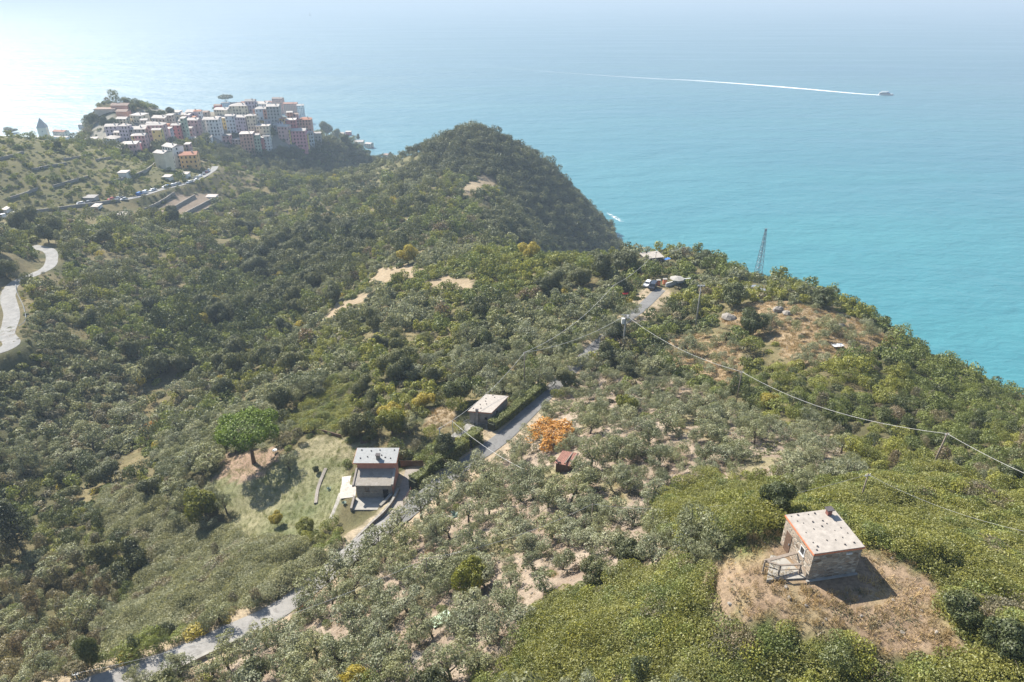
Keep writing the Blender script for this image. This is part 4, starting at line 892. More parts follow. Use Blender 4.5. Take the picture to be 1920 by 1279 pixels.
for (u, v) in [(.08,.97),(.24,.97),(.42,.96),(.6,.97),(.1,.8),(.42,.74),(.60,.76),(.12,.52),(.3,.55),(.5,.6),(.66,.66),(.9,.68),(.9,.5),(.92,.36),(.12,.26),(.42,.24),(.56,.25),(.74,.26),(.10,.06),(.12,.12),(.72,.1),(.9,.09),(.22,.76),(.72,.44)]:
    o = link('roof_stone', STONE_ME, rf, (u*4.2+rs.uniform(-.12, .12), v*4.2+rs.uniform(-.1, .1), 3.0+.2*v), rs.random()*6); o.scale = (rs.uniform(.4, .9),)*3
ch = MB().box(3.35, 3.72, 3.55, 3.9, 3.1, 3.72).build('chimney', M['brick'], hut); MB().box(3.22, 3.85, 3.45, 4.0, 3.72, 3.8).build('cap', M['darkstone'], ch)
window(hut, (0, 1.35, 1.95), (-1, 0), .62, .75, 'white'); door(hut, (0, 3.3, .02), (-1, 0), .8, 1.95, 'brown_wood')
MB().box(2.9, 3.4, -.09, -.003, 2.35, 2.5).build('wall_lamp', M['white'], hut)
MB().box(-.14, 4.44, -.2, -.004, -1.2, .08).build('plinth', M['concrete'], hut)
tz = 152.08; P_ = lambda a, b, z=152.05: atz(a, b, z)
tag(MB().slab([P_(1438,1087,tz), P_(1513,1084,tz), P_(1474,1047,tz), P_(1445,1040,tz)], .5).build('terrace', M['concrete']), 'concrete terrace slab in front of the stone hut door', 'terrace')
c0 = np.array(P_(1430, 1071)); rl = thing('terrace_railing', 'weathered timber railing around the stone hut terrace', 'railing', c0)
pp = [np.array(P_(*a))-c0 for a in ((1430, 1071), (1459, 1079), (1497, 1077), (1499, 1052))]
for p_ in pp: MB().box(p_[0]-.055, p_[0]+.055, p_[1]-.055, p_[1]+.055, -.4, 1.08).build('post', M['wood'], rl)
for a, b in ((0, 1), (1, 2), (0, 3)):
    for zz_, hh_, w_ in ((1.02, .08, .16), (.5, .07, .05)):
        if (a, b) == (0, 3) and zz_ < 1: continue
        d = pp[b]-pp[a]; MB().obox((pp[a]+pp[b])/2, d, np.hypot(d[0], d[1]), w_+(.12 if b == 3 else 0), zz_+.07, zz_+.07+hh_).build('rail', M['wood'], rl)

# ------------------------------------------------------------------ the two storey house
h2 = thing('two_storey_house', 'two storey house, salmon upper wall and stone lower wall with lean-to terrace roof', 'house', (-24.7, 95.7, 113.2))
lo = [(-3.1, 0), (3.3, 0), (3.3, 3.9), (-3.1, 3.9)]; walls('wall', lo, -2, [2.75, 2.75, 3.6, 3.6], M['grey_stone'], h2)
up_ = [(-3.4, 3.5), (3.35, 3.5), (3.35, 6.9), (-3.4, 6.9)]; walls('upper_wall', up_, -1.5, [5.2, 5.2, 5.5, 5.5], M['pink_plaster'], h2)
MB().hexa([(3.305, .35, -1), (3.40, .35, -1), (3.40, 3.45, -1), (3.305, 3.45, -1)], [(3.305, .35, 2.7), (3.40, .35, 2.7), (3.40, 3.45, 3.4), (3.305, 3.45, 3.4)]).build('side_wall', M['pink_plaster'], h2)
MB().hexa([(-3.35, -.3, 2.78), (3.2, -.3, 2.78), (3.2, 3.49, 3.62), (-3.35, 3.49, 3.62)], [(-3.35, -.3, 2.98), (3.2, -.3, 2.98), (3.2, 3.49, 3.82), (-3.35, 3.49, 3.82)]).build('lower_roof', M['slabs'], h2)
MB().hexa([(-3.65, -.35, 2.7), (-3.36, -.35, 2.7), (-3.36, 3.48, 3.6), (-3.65, 3.48, 3.6)], [(-3.65, -.35, 3.15), (-3.36, -.35, 3.15), (-3.36, 3.48, 4.0), (-3.65, 3.48, 4.0)]).build('parapet', M['render'], h2)
MB().hexa([(3.22, -.1, 2.76), (3.6, -.1, 2.76), (3.6, 3.48, 3.6), (3.22, 3.48, 3.6)], [(3.22, -.1, 3.1), (3.6, -.1, 3.1), (3.6, 3.48, 3.95), (3.22, 3.48, 3.95)]).build('parapet', M['concrete'], h2)
MB().hexa([(-4.0, 3.0, 5.17), (3.9, 3.0, 5.17), (3.9, 7.2, 5.52), (-4.0, 7.2, 5.52)], [(-4.0, 3.0, 5.32), (3.9, 3.0, 5.32), (3.9, 7.2, 5.67), (-4.0, 7.2, 5.67)]).build('roof_edge', M['terracotta'], h2)
rf = MB().hexa([(-3.95, 3.05, 5.323), (3.85, 3.05, 5.323), (3.85, 7.16, 5.673), (-3.95, 7.16, 5.673)], [(-3.95, 3.05, 5.37), (3.85, 3.05, 5.37), (3.85, 7.16, 5.72), (-3.95, 7.16, 5.72)]).build('roof', M['slate_blue'], h2)
ch = MB().box(.1, .75, 3.9, 4.5, 5.3, 6.35).build('chimney', M['render'], rf); MB().box(0, .85, 3.8, 4.6, 6.35, 6.44).build('cap', M['darkstone'], ch)
for u, v in ((.12, .85), (.35, .8), (.3, .4), (.62, .5), (.72, .35), (.9, .85), (.85, .3), (.55, .85), (.14, .3)):
    o = link('roof_stone', STONE_ME, rf, (-3.9+u*7.7, 3.1+v*4, 5.37+.35*v), u*9); o.scale = (1.4,)*3
window(h2, (-1.2, 0, 1.85), (0, -1), .75, .75, 'brown_wood'); door(h2, (2.1, 0, -.05), (0, -1), .95, 1.95, 'dark')
MB().tube([(3.2, -.12, 2.7), (3.2, -.12, .2)], .05, 6).build('downpipe', M['metal'], h2)
x0, y0 = -24.7, 95.7
tag(MB().box(x0-3.3, x0+1.9, y0-3.2, y0-.005, 111.4, 113.22).build('patio', M['concrete']), 'grey patio in front of the lower wall of the pink house', 'patio', kind='structure')
def wall_line(pl, th, h, mat, name, label, cat, world=False, cap=None, sink=.6):
    p = np.array(pl if world else [hit(*q) for q in pl], float); p = smooth(p, .9) if len(p) > 1 else p; c = p[0].copy(); d = np.gradient(p[:, :2], axis=0); d /= np.linalg.norm(d, axis=1)[:, None]; nr = np.stack([-d[:, 1], d[:, 0]], 1)*th/2
    V = []; fs = []
    for i in range(len(p)):
        zt = p[i, 2]-c[2]+h*(.92+.16*vnoise(i*.7, 0, 5))
        for s_, zz_ in ((-1, -sink+p[i, 2]-c[2]), (1, -sink+p[i, 2]-c[2]), (1, zt), (-1, zt)): V.append((p[i, 0]-c[0]+nr[i, 0]*s_, p[i, 1]-c[1]+nr[i, 1]*s_, zz_))
    for i in range(len(p)-1):
        for k in range(4): fs.append((i*4+k, i*4+(k+1) % 4, i*4+4+(k+1) % 4, i*4+4+k))
    fs += [(0, 1, 2, 3), tuple(range(len(V)-4, len(V)))[::-1]]; m = MB(); m.add(V, fs); o = m.build(name, mat, None, c); return tag(o, label, cat)
wl = lambda pl, th, h, mat, lb, nm='stone_wall', **k: wall_line(pl, th, h, mat, nm, lb, 'wall', **k)
wl([(661,1022),(690,992),(722,962),(738,940),(748,920)], .4, .75, M['grey_stone'], 'low stone wall along the left side of the driveway')
wl([(x0-3.5, y0-.4, 113), (x0-3.5, y0-3.3, 112.7)], .35, 1.0, M['render'], 'low rendered wall on the left side of the patio', world=True)
wl([(x0+3.1, y0-.3, 113.2), (x0+1.6, y0-3.0, 113)], .5, 1.1, M['grey_stone'], 'stepped stone wall on the right side of the patio', world=True)
wl([(592,945),(597,915),(611,880)], .6, .3, M['rock'], 'crumbling rubble wall running down the lawn')
wl([(285,1283),(330,1258),(400,1224),(458,1196)], .4, .5, M['concrete'], 'low kerb wall on the lower side of the concrete lane')
wl([(776,1072),(815,1056),(862,1042)], .4, .7, M['grey_stone'], 'low stone wall between olives inside the grove')
wl([(1108,604),(1130,601),(1156,599)], .5, 1.3, M['hut_stone'], 'pale terrace wall left of the transformer pole')
wl([(1112,590),(1120,580),(1130,578)], .7, .7, M['rock'], 'heap of pale stones walled up above the terrace', nm='rubble_wall')
wl([(1248,538),(1272,531),(1294,528)], .35, 1.2, M['white'], 'pale parapet wall behind the parking place', nm='parapet_wall')
wl([(1085,905),(1072,930),(1066,948)], .3, .5, M['wood'], 'timber edged step below the rusty shed', nm='terrace_edge')
wl([(640,822),(600,812),(555,814)], .15, .9, M['brown_wood'], 'thin garden fence along the top of the lawn', nm='garden_fence')
for pl, hw, lb in (([(656,893),(653,915),(652,934)], 1.35, 'broad white slab path beside the pink house'), ([(641,925),(633,945),(622,973)], .5, 'narrow white slab path down the lawn')):
    p = np.array([hit(*q) for q in pl]); p = smooth(p, .8); p[:, 2] = hz(p[:, 0], p[:, 1])+.06; strip('garden_path', p, hw, M['white_paving'], .02, lb, 'path', wob=.3)
p = smooth([hit(*q) for q in ((705,1310),(740,1280),(768,1250),(792,1226))], 1); p[:, 2] = hz(p[:, 0], p[:, 1])+.05; strip('concrete_path', p, .95, M['drive'], .02, 'short concrete path at the bottom edge of the grove', 'path')

# gate and fence by the driveway
a, b = np.array(hit(757, 948)), np.array(hit(771, 926)); gt = thing('metal_gate', 'rusty metal gate on the lane side of the driveway', 'gate', a); d = b-a; L = np.hypot(d[0], d[1])
MB().tube([(0, 0, -.2), (0, 0, 1.5)], .05, 6).build('post', M['rust'], gt); MB().tube([d+[0, 0, -.2], d+[0, 0, 1.5]], .05, 6).build('post', M['rust'], gt); g = MB()
for k in range(12): u = d*(k+.5)/12; g.tube([u+[0, 0, .15], u+[0, 0, 1.3]], .018, 4)
g.tube([[0, 0, .2], d+[0, 0, .2]], .025, 4); g.tube([[0, 0, 1.25], d+[0, 0, 1.25]], .025, 4); g.build('bar_panel', M['rust'], gt)
a, b = np.array(hit(752, 876)), np.array(hit(793, 874)); fn = thing('wooden_fence', 'dark brown plank fence behind the driveway of the pink house', 'fence', a); d = b-a; d[2] = 0
g = MB()
for k in range(22): u = d*(k+.5)/22; g.obox(u, d, np.hypot(d[0], d[1])/24, .04, -.4, 1.5+.1*random.random())
g.build('planks', M['brown_wood'], fn)
for k in (0, 1, 2): u = d*k/2+np.array([0, .08, 0]); MB().box(u[0]-.06, u[0]+.06, u[1], u[1]+.12, -.4, 1.45).build('post', M['brown_wood'], fn)

# ------------------------------------------------------------------ the small grey house
Q = [(-9.0, 116.7), (-4.2, 116.0), (-.7, 122.4), (-5.6, 123.2)]; C0 = np.array([-4.9, 119.6]); h3 = thing('grey_house', 'small grey rendered house with flat pale slate roof beside the long hedge', 'house', (*C0, 114.8))
ql = [np.array(p)-C0 for p in Q]; qi = [p*.93 for p in ql]; walls('wall', qi, -2, [2.9]*4, M['render'], h3)
MB().hexa([(*p*1.01, 2.9) for p in ql], [(*p*1.01, 3.04) for p in ql]).build('roof_edge', M['terracotta'], h3); rf = MB().hexa([(*p, 3.043) for p in ql], [(*p, 3.1) for p in ql]).build('roof', M['slate'], h3)
for u, v in ((.12, .15), (.22, .4), (.3, .6), (.45, .45), (.2, .75), (.5, .85), (.4, .2), (.35, .95)):
    pp_ = (ql[0]*(1-u)+ql[1]*u)*(1-v)+(ql[3]*(1-u)+ql[2]*u)*v; o = link('roof_stone', STONE_ME, rf, (*pp_, 3.1), u*9); o.scale = (1.2,)*3
fd = (qi[1]-qi[0])/np.linalg.norm(qi[1]-qi[0]); fo = np.array([fd[1], -fd[0]]); rd = (qi[2]-qi[1])/np.linalg.norm(qi[2]-qi[1]); ro = np.array([rd[1], -rd[0]])
cpt = qi[0]+(qi[1]-qi[0])*.36+fo*.22; ch = MB().obox(cpt, fd, .5, .42, -1, 3.55).build('chimney', M['render'], h3); MB().obox(cpt, fd, .64, .56, 3.55, 3.63).build('cap', M['darkstone'], ch)
window(h3, (*(qi[0]+(qi[1]-qi[0])*.76), 1.5), fo, .55, .55, 'brown_wood'); window(h3, (*(qi[1]+(qi[2]-qi[1])*.35), 1.7), ro, .6, .7, 'brown_wood')
tq = [hit(842, 828), hit(876, 795), hit(924, 806), hit(905, 822)]; zt = 114.9
tag(MB().slab([(*p[:2], zt) for p in tq[::-1]][::-1], 1.6).build('front_terrace', M['concrete']), 'raised concrete terrace in front of the small grey house', 'terrace')
def railing(pts_, h, step, mat, label, r=.03):
    p = np.array(pts_, float); c = p[0]; o = thing('steel_railing', label, 'railing', c); rb = MB()
    for a_, b_ in zip(p[:-1], p[1:]):
        L = np.hypot(*(b_-a_)[:2]); n_ = max(1, int(L/step))
        for k in range(n_+1): u = a_+(b_-a_)*k/n_-c; MB().tube([u-[0, 0, .1], u+[0, 0, h]], r, 5).build('post', mat, o)
        for hh_ in (h, h*.66, h*.33): rb.tube([a_-c+[0, 0, hh_], b_-c+[0, 0, hh_]], r*.8, 5)
    rb.build('rails', mat, o); return o
railing([(*tq[0][:2], zt), (*tq[1][:2], zt), (*tq[2][:2], zt)], 1.0, 1.3, M['metal'], 'grey steel railing around the terrace of the small grey house')

# ------------------------------------------------------------------ rusty shed in the grove
sz = hit(1060, 882)[2]; rq = [atz(*a, sz+h_) for a, h_ in (((1039, 868), 1.7), ((1071, 875), 1.7), ((1086, 850), 2.1), ((1055, 845), 2.1))]; c = np.array([*np.mean(rq, 0)[:2], sz]); sh = thing('rusty_shed', 'tumbledown shed with red brown corrugated roof between olive trees', 'shed', c)
rl_ = [np.array(p)-c for p in rq]; walls('wall', [p[:2]*.86 for p in rl_], -1.2, [p[2]-.08 for p in rl_], M['brown_wood'], sh)
m = MB(); nn_ = 22
for k in range(nn_+1):
    u = k/nn_; a = rl_[0]*(1-u)+rl_[1]*u; b = rl_[3]*(1-u)+rl_[2]*u; dz_ = .05*(k % 2); m.v += [tuple(a+[0, 0, dz_]), tuple(b+[0, 0, dz_])]
m.f = [(2*k, 2*k+2, 2*k+3, 2*k+1) for k in range(nn_)]; rf = m.build('roof', M['rust'], sh)
for u in (.62, .92): a = rl_[0]*(1-u)+rl_[1]*u; b = rl_[3]*(1-u)+rl_[2]*u; MB().obox((a+b)/2, b-a, np.hypot(*(b-a)[:2]), .14, (a[2]+b[2])/2+.0, (a[2]+b[2])/2+.24).build('batten', M['wood'], rf)
for k in range(6): u = rs.random(); v = rs.random(); p = (rl_[0]*(1-u)+rl_[1]*u)*(1-v)+(rl_[3]*(1-u)+rl_[2]*u)*v; o = link('roof_weight', STONE_ME, rf, p+[0, 0, .06], u*7); o.scale = (1.6,)*3
# loose things about the grove and the knoll
def rocks(px, py, r, lb, n_=1, mat='rock'):
    x, y, z = hit(px, py); m = MB(); m.ball((0, 0, r*.25), (r, r*.75, r*.55), 9, 6, .3); o = m.build('boulder', M[mat], None, (x, y, z), px); tag(o, lb, 'rock')
rocks(1366, 599, 2.0, 'big pale boulder left of the green bush on the knoll'); rocks(1458, 583, 1.6, 'flat pale rock on top of the dry knoll'); rocks(1476, 590, 1.3, 'pale rock just right of the flat rock on the knoll'); rocks(836, 974, .75, 'white stone left of the agave in the grove', mat='white_paving'); rocks(845, 978, .55, 'smaller white stone in front of the agave', mat='white_paving'); rocks(1127, 580, 1.3, 'pale rock above the terrace wall near the transformer pole'); rocks(1577, 612, 1.0, 'whitish rock under the trees on the cliff edge')
def sheet(px, py, w_, d_, mat, name, label, cat, rz=0, lift=.08, seed=1):
    x, y, z = hit(px, py); V = []; n_ = 9
    for j in range(n_):
        for i in range(n_):
            a = (i/(n_-1)-.5)*w_; b = (j/(n_-1)-.5)*d_; X_ = a*math.cos(rz)-b*math.sin(rz); Y_ = a*math.sin(rz)+b*math.cos(rz); V.append((X_, Y_, float(hz(x+X_, y+Y_))-z+lift+.28*vnoise(i*.8, j*.8, seed)))
    f_ = [(j*n_+i, j*n_+i+1, j*n_+n_+i+1, j*n_+n_+i) for j in range(n_-1) for i in range(n_-1)]; m = MB(); m.add(V, f_); o = m.build(name, M[mat], None, (x, y, z)); md = o.modifiers.new('thick', 'SOLIDIFY'); md.thickness = .03; return tag(o, label, cat)
sheet(827, 1162, 2.6, 2.0, 'green_tarp', 'tarpaulin', 'pale green tarpaulin spread under the olives', 'tarpaulin', .5); sheet(1570, 652, 2.8, 1.3, 'white', 'white_sheet', 'crumpled white sheet on the dry knoll', 'sheet', .2, .5, 3); sheet(1172, 557, 1.9, 1.6, 'red', 'red_cover', 'red cover among bushes left of the black car', 'cover', .2, 1.2, 5)
for px, py, rz, lb in ((1672,652,-.8,'lower of two pale planks on the cliff edge'),(1680,646,-.8,'upper of two pale planks on the cliff edge')):
    x, y, z = hit(px, py); tag(MB().box(-1.6, 1.6, -.3, .3, .15, .3).build('plank', M['wood'], None, (x, y, z), rz), lb, 'plank')
for k, (px, py, rz) in enumerate(((1408,550,.2),(1424,547,-.3),(1396,546,.6),(1416,543,.1))):
    x, y, z = hit(px, py); tag(MB().box(-1.5, 1.5, -.7, .7, .5+.2*k, .6+.2*k).build('scrap_panel', M['car_grey' if k % 2 else 'concrete'], None, (x, y, z), rz), ['grey scrap panel lying lowest under the lattice mast','dark scrap panel right of the scrap heap below the mast','pale scrap panel left of the heap below the mast','dark scrap panel on top of the heap below the mast'][k], 'scrap')
x, y, z = hit(568, 1148); bk = MB(); bk.tube([(0, 0, .5), (0, 0, .62), (0, 0, 1.0), (0, 0, 1.15)], [.28, .36, .36, .26], 10); tag(bk.build('basket', M['orange_red'], None, (x, y, z), sm=True), 'orange red basket standing among the olives by the lane', 'basket')
bp = MB(); x, y, z = hit(866, 1133)
for k in range(26): a = rs.random()*6.3; c_ = (rs.uniform(-1.1, 1.1), rs.uniform(-.5, .5), .1+.4*rs.random()); d_ = (math.cos(a)*.7, math.sin(a)*.7, rs.uniform(-.15, .15)); bp.tube([np.array(c_)-d_, np.array(c_)+d_], .035, 4)
tag(bp.build('branch_pile', M['wood'], None, (x, y, z)), 'pile of pale pruned branches behind the green tarpaulin', 'branch pile')
x, y, z = hit(516, 849); bnc = thing('garden_table', 'small white garden table behind the umbrella pine', 'table', (x, y, z)); MB().tube([(0, 0, .7), (0, 0, .75)], .5, 12).build('top', M['white'], bnc); MB().tube([(0, 0, 0), (0, 0, .7)], .06, 6).build('leg', M['white'], bnc)
x, y, z = hit(684, 830); wp = MB()
for k in range(18): wp.tube([(-.8+.1*k % 1.6, -.4, .1+.12*(k//6)), (-.8+.1*k % 1.6, .4, .12+.12*(k//6))], .07, 5)
tag(wp.build('log_pile', M['brown_wood'], None, (x, y, z)), 'small heap of logs at the upper right corner of the lawn', 'logs')

# ------------------------------------------------------------------ poles and cables
TOP = {}
def pole(key, px, pyb, pyt, r, mat, label, cat='pole', parts=True, name='cable_pole', lean=0, off=0):
    x, y, z = hit(px, pyb); zt = top_z(x, y, pyt); h = zt-z; o = thing(name, label, cat, (x, y, z), off); MB().tube([(0, 0, -.8), (lean*.5, 0, h*.5), (lean, 0, h)], [r, r*.88, r*.72], 8).build('shaft', mat, o, sm=True)
    if parts:
        MB().obox((lean, 0), (1, .3), .7, .09, h-.35, h-.26).build('crossarm', M['metal'], o)
        for s_ in (-.28, .28): MB().tube([(lean+s_, s_*.3, h-.26), (lean+s_, s_*.3, h-.08)], .045, 6).build('insulator', M['white'], o)
    TOP[key] = np.array([x+lean*math.cos(off), y+lean*math.sin(off), zt-.1]); return o, h
pole('A', 983, 728, 660, .13, M['wood'], 'grey cable pole beside the top of the long hedge')
o, h = pole('B', 1168, 656, 590, .24, M['concrete'], 'thick concrete transformer pole with white boxes at its top', name='transformer_pole')
MB().box(-.9, -.25, -.4, .4, h-2.4, h-1.0).build('transformer_box', M['white'], o); MB().box(.3, .75, -.3, .3, h-.9, h-.1).build('switch_box', M['white'], o); MB().obox((0, 0), (1, 0), 2.2, .12, h-.12, h).build('top_beam', M['metal'], o)
pole('C', 1380, 757, 696, .12, M['wood'], 'thin cable pole right of the olive grove'); pole('D', 1743, 886, 812, .13, M['wood'], 'leaning cable pole in the scrub on the right', lean=.55)
pole('E', 1610, 948, 888, .09, M['wood'], 'short cable pole in the ivy above the stone hut'); pole('F', 827, 852, 802, .13, M['metal'], 'grey pole left of the terrace of the small grey house'); pole('F2', 850, 830, 789, .07, M['metal'], 'thin pole on the terrace of the small grey house', parts=False)
pole('G', 1148, 572, 534, .10, M['wood'], 'cable pole among bushes above the pale terrace wall'); pole('H', 1227, 507, 472, .10, M['wood'], 'cable pole beside the white roofed shed'); pole('I', 1281, 486, 463, .10, M['wood'], 'farthest cable pole on the headland crest')
pole('J', 1108, 992, 944, .08, M['wood'], 'bare pole in the middle of the olive grove', parts=False); pole('K', 803, 1098, 1046, .08, M['wood'], 'bare pole beside the low wall inside the grove', parts=False); pole('L', 1115, 640, 597, .07, M['wood'], 'thin pole at the bend of the lane left of the transformer pole', parts=False); pole('N', 982, 906, 879, .06, M['metal'], 'short thin pole between olives by the lane', parts=False)
pole('O', 153, 1290, 1262, .06, M['metal'], 'small metal bracket pole at the bottom edge by the lane', name='bracket_pole')
o, h = pole('P', 1304, 612, 537, .2, M['concrete'], 'tall pale floodlight pole on the slope above the dry grass', name='floodlight_pole', parts=False)
MB().obox((0, 0), (1, .2), 1.7, .14, h-.1, h+.05).build('crossarm', M['metal'], o)
for s_ in (-.7, 0, .7): MB().box(s_-.22, s_+.22, -.45, -.05, h+.06, h+.42).build('floodlight', M['metal'], o)
def cable(a, b, sag, label, r=.034, mat='white_cable'):
    a = np.array(a, float); b = np.array(b, float); t = np.linspace(0, 1, 25); p = a+(b-a)*t[:, None]; p[:, 2] -= 4*sag*t*(1-t); m = MB(); m.tube([q-a for q in p], r, 5); tag(m.build('overhead_cable', M[mat], None, a, sm=True), label, 'cable', 'overhead cables')
def pt(px, py, t): d = ray(px, py); return d*t+[0, 0, H]
cable(TOP['A'], TOP['B'], 1.6, 'pale cable sagging from the hedge pole to the transformer pole'); cable(TOP['B'], TOP['C'], 1.8, 'thick white cable from the transformer pole to the thin pole right of the grove', .03); cable(TOP['C'], TOP['D'], 2.2, 'long white cable crossing the scrub to the leaning pole', .028); cable(TOP['D'], pt(2010, 925, 74), .4, 'white cable leaving the leaning pole towards the right edge', .022)
cable(TOP['A'], TOP['G'], 2.5, 'pale cable climbing from the hedge pole to the bushes above the terrace wall', .035); cable(TOP['G'], TOP['H'], 1.2, 'pale cable running up to the white roofed shed', .035); cable(TOP['H'], TOP['I'], .6, 'short cable along the headland crest', .035)
cable(TOP['A'], TOP['F'], 1.8, 'pale cable passing over the small grey house'); cable(TOP['F2'], TOP['N'], .8, 'white cable crossing the asphalt lane into the grove', .028); pass
cable(TOP['E'], pt(1990, 1010, 62), 1.0, 'thin white cable from the short ivy pole to the right edge', .013); cable(TOP['E'], TOP['J'], 2.4, 'thin dark cable from the ivy pole across the grove', .012, 'metal'); cable(TOP['K'], TOP['J'], 1.2, 'thin cable between the two bare grove poles', .02, 'metal'); cable(TOP['O'], TOP['K'], 2.0, 'thin dark cable low across the grove', .02, 'metal')
# lattice mast
x, y, z = hit(1420, 521); zt = top_z(x, y, 429); h = zt-z; mast = thing('lattice_mast', 'tall grey steel lattice mast standing against the sea', 'mast', (x, y, z), .3)
rad_ = lambda zz_: 1.9*(1-zz_/h)+.4
for a, b in ((-1, -1), (1, -1), (1, 1), (-1, 1)): MB().tube([(a*rad_(-1), b*rad_(-1), -1), (a*rad_(h), b*rad_(h), h)], .19, 4).build('leg', M['metal'], mast)
m = MB(); lv = [h*(1-(1-k/10)**1.15) for k in range(11)]
for z0, z1 in zip(lv[:-1], lv[1:]):
    c4 = [(-1, -1), (1, -1), (1, 1), (-1, 1)]
    for k in range(4):
        a, b = c4[k], c4[(k+1) % 4]; r0, r1 = rad_(z0), rad_(z1); m.tube([(a[0]*r0, a[1]*r0, z0), (b[0]*r1, b[1]*r1, z1)], .10, 3); m.tube([(b[0]*r0, b[1]*r0, z0), (a[0]*r1, a[1]*r1, z1)], .10, 3); m.tube([(a[0]*r1, a[1]*r1, z1), (b[0]*r1, b[1]*r1, z1)], .10, 3)
m.build('bracing', M['metal'], mast)
for zz_, w_ in ((h-.2, 3.4), (h*.72, 2.6), (h*.5, 2.8)): MB().obox((0, 0), (1, 0), w_, .2, zz_, zz_+.2).build('crossarm', M['metal'], mast)
# guard rail on the left road
i0 = np.argmin(np.hypot(LROAD[:, 0]-hit(45, 612)[0], LROAD[:, 1]-hit(45, 612)[1])); p = np.array([hit(*q) for q in ((36,615),(49,602),(45,578),(33,552),(30,536))]); p[:, 2] = hz(p[:, 0], p[:, 1]); c = p[0]; gr = thing('guard_rail', 'grey guard rail along the lower bend of the pale left road', 'guard rail', c)
m = MB(); q_ = smooth(p, 1.2); m.tube([a-c+[0, 0, .65] for a in q_], .12, 4); m.build('rail', M['metal'], gr)
for a in q_[::3]: MB().tube([a-c+[0, 0, -.3], a-c+[0, 0, .7]], .06, 4).build('post', M['metal'], gr)

# ------------------------------------------------------------------ cars
def prism_y(mb, prof, w0, w1=None):
    """side profile (x, z) drawn across the width; w1 = half width of the upper points"""
    n_ = len(prof); zs = [p[1] for p in prof]; zm_, zM_ = min(zs), max(zs)
    hw = lambda z: w0+((w1 if w1 is not None else w0)-w0)*((z-zm_)/(zM_-zm_+1e-9))
    return mb.add([(x, -hw(z), z) for x, z in prof]+[(x, hw(z), z) for x, z in prof], [tuple(range(n_))[::-1], tuple(range(n_, 2*n_))]+[(i, (i+1) % n_, n_+(i+1) % n_, n_+i) for i in range(n_)])
def car_meshes(paint, kind='hatch'):
    b = MB()
    if kind == 'van': prism_y(b, [(-2.3, .35), (2.25, .35), (2.35, .8), (2.2, 1.05), (1.5, 1.15), (-2.3, 1.15)], .93, .9); prism_y(b, [(-2.28, 1.15), (1.5, 1.15), (.95, 1.95), (-2.2, 2.0)], .9, .8); g = [(-.2, 1.2), (1.42, 1.2), (.98, 1.82), (-.2, 1.85)]
    else: prism_y(b, [(-2.0, .32), (2.0, .32), (2.1, .6), (1.95, .85), (1.0, .98), (-1.7, 1.0), (-2.05, .9)], .84, .8); prism_y(b, [(-1.75, .98), (1.0, .98), (.35, 1.45), (-1.35, 1.5)], .8, .62); g = [(-1.6, 1.02), (.86, 1.02), (.33, 1.4), (-1.3, 1.42)]
    gl = MB(); prism_y(gl, g, .81 if kind != 'van' else .905, .66 if kind != 'van' else .83)
    ws = MB(); x1, z1, x2, z2 = (1.0, 1.0, .42, 1.42) if kind != 'van' else (1.48, 1.2, 1.02, 1.86); ws.hexa([(x1+.02, -.7, z1), (x1+.02, .7, z1), (x1-.05, .7, z1), (x1-.05, -.7, z1)], [(x2+.03, -.58, z2), (x2+.03, .58, z2), (x2-.04, .58, z2), (x2-.04, -.58, z2)])
    return b.mesh('car body', M[paint]), gl.mesh('car windows', M['darkglass']), ws.mesh('car windscreen', M['darkglass'])
_wh = MB(); _wh.tube([(0, -.1, 0), (0, .1, 0)], .32, 14); WHEEL = _wh.mesh('wheel', M['tyre']); _rm = MB(); _rm.tube([(0, -.11, 0), (0, .11, 0)], .19, 10); RIM = _rm.mesh('rim', M['metal'])
_hl = MB(); _hl.box(-.05, .05, -.16, .16, -.07, .07); HEAD = _hl.mesh('headlight', M['white'])
CARS = {}
def car(loc, rz, paint, label, group=None, kind='hatch', near=False, s=1.0):
    if (paint, kind) not in CARS: CARS[(paint, kind)] = car_meshes(paint, kind)
    b, g, ws = CARS[(paint, kind)]; o = thing('parked_van' if kind == 'van' else 'parked_car', label, 'van' if kind == 'van' else 'car', loc, rz, group); o.scale = (s,)*3
    link('body', b, o); link('side_windows', g, o); link('windscreen', ws, o)
    if near:
        for x in (-1.3, 1.3):
            for y in (-.78, .78): wv = link('wheel', WHEEL, o, (x, y, .32)); link('rim', RIM, wv)
        for y in (-.58, .58): link('headlight', HEAD, o, (2.05, y, .72))
x, y, z = hit(1224, 541); car((x, y, z+.08), R(-115), 'car_black', 'black off-road car parked on the small parking place', None, 'van', True, .95)
x, y, z = hit(1214, 536); car((x, y, z+.08), R(-120), 'car_white', 'white car half hidden left of the black car', None, 'hatch', True)
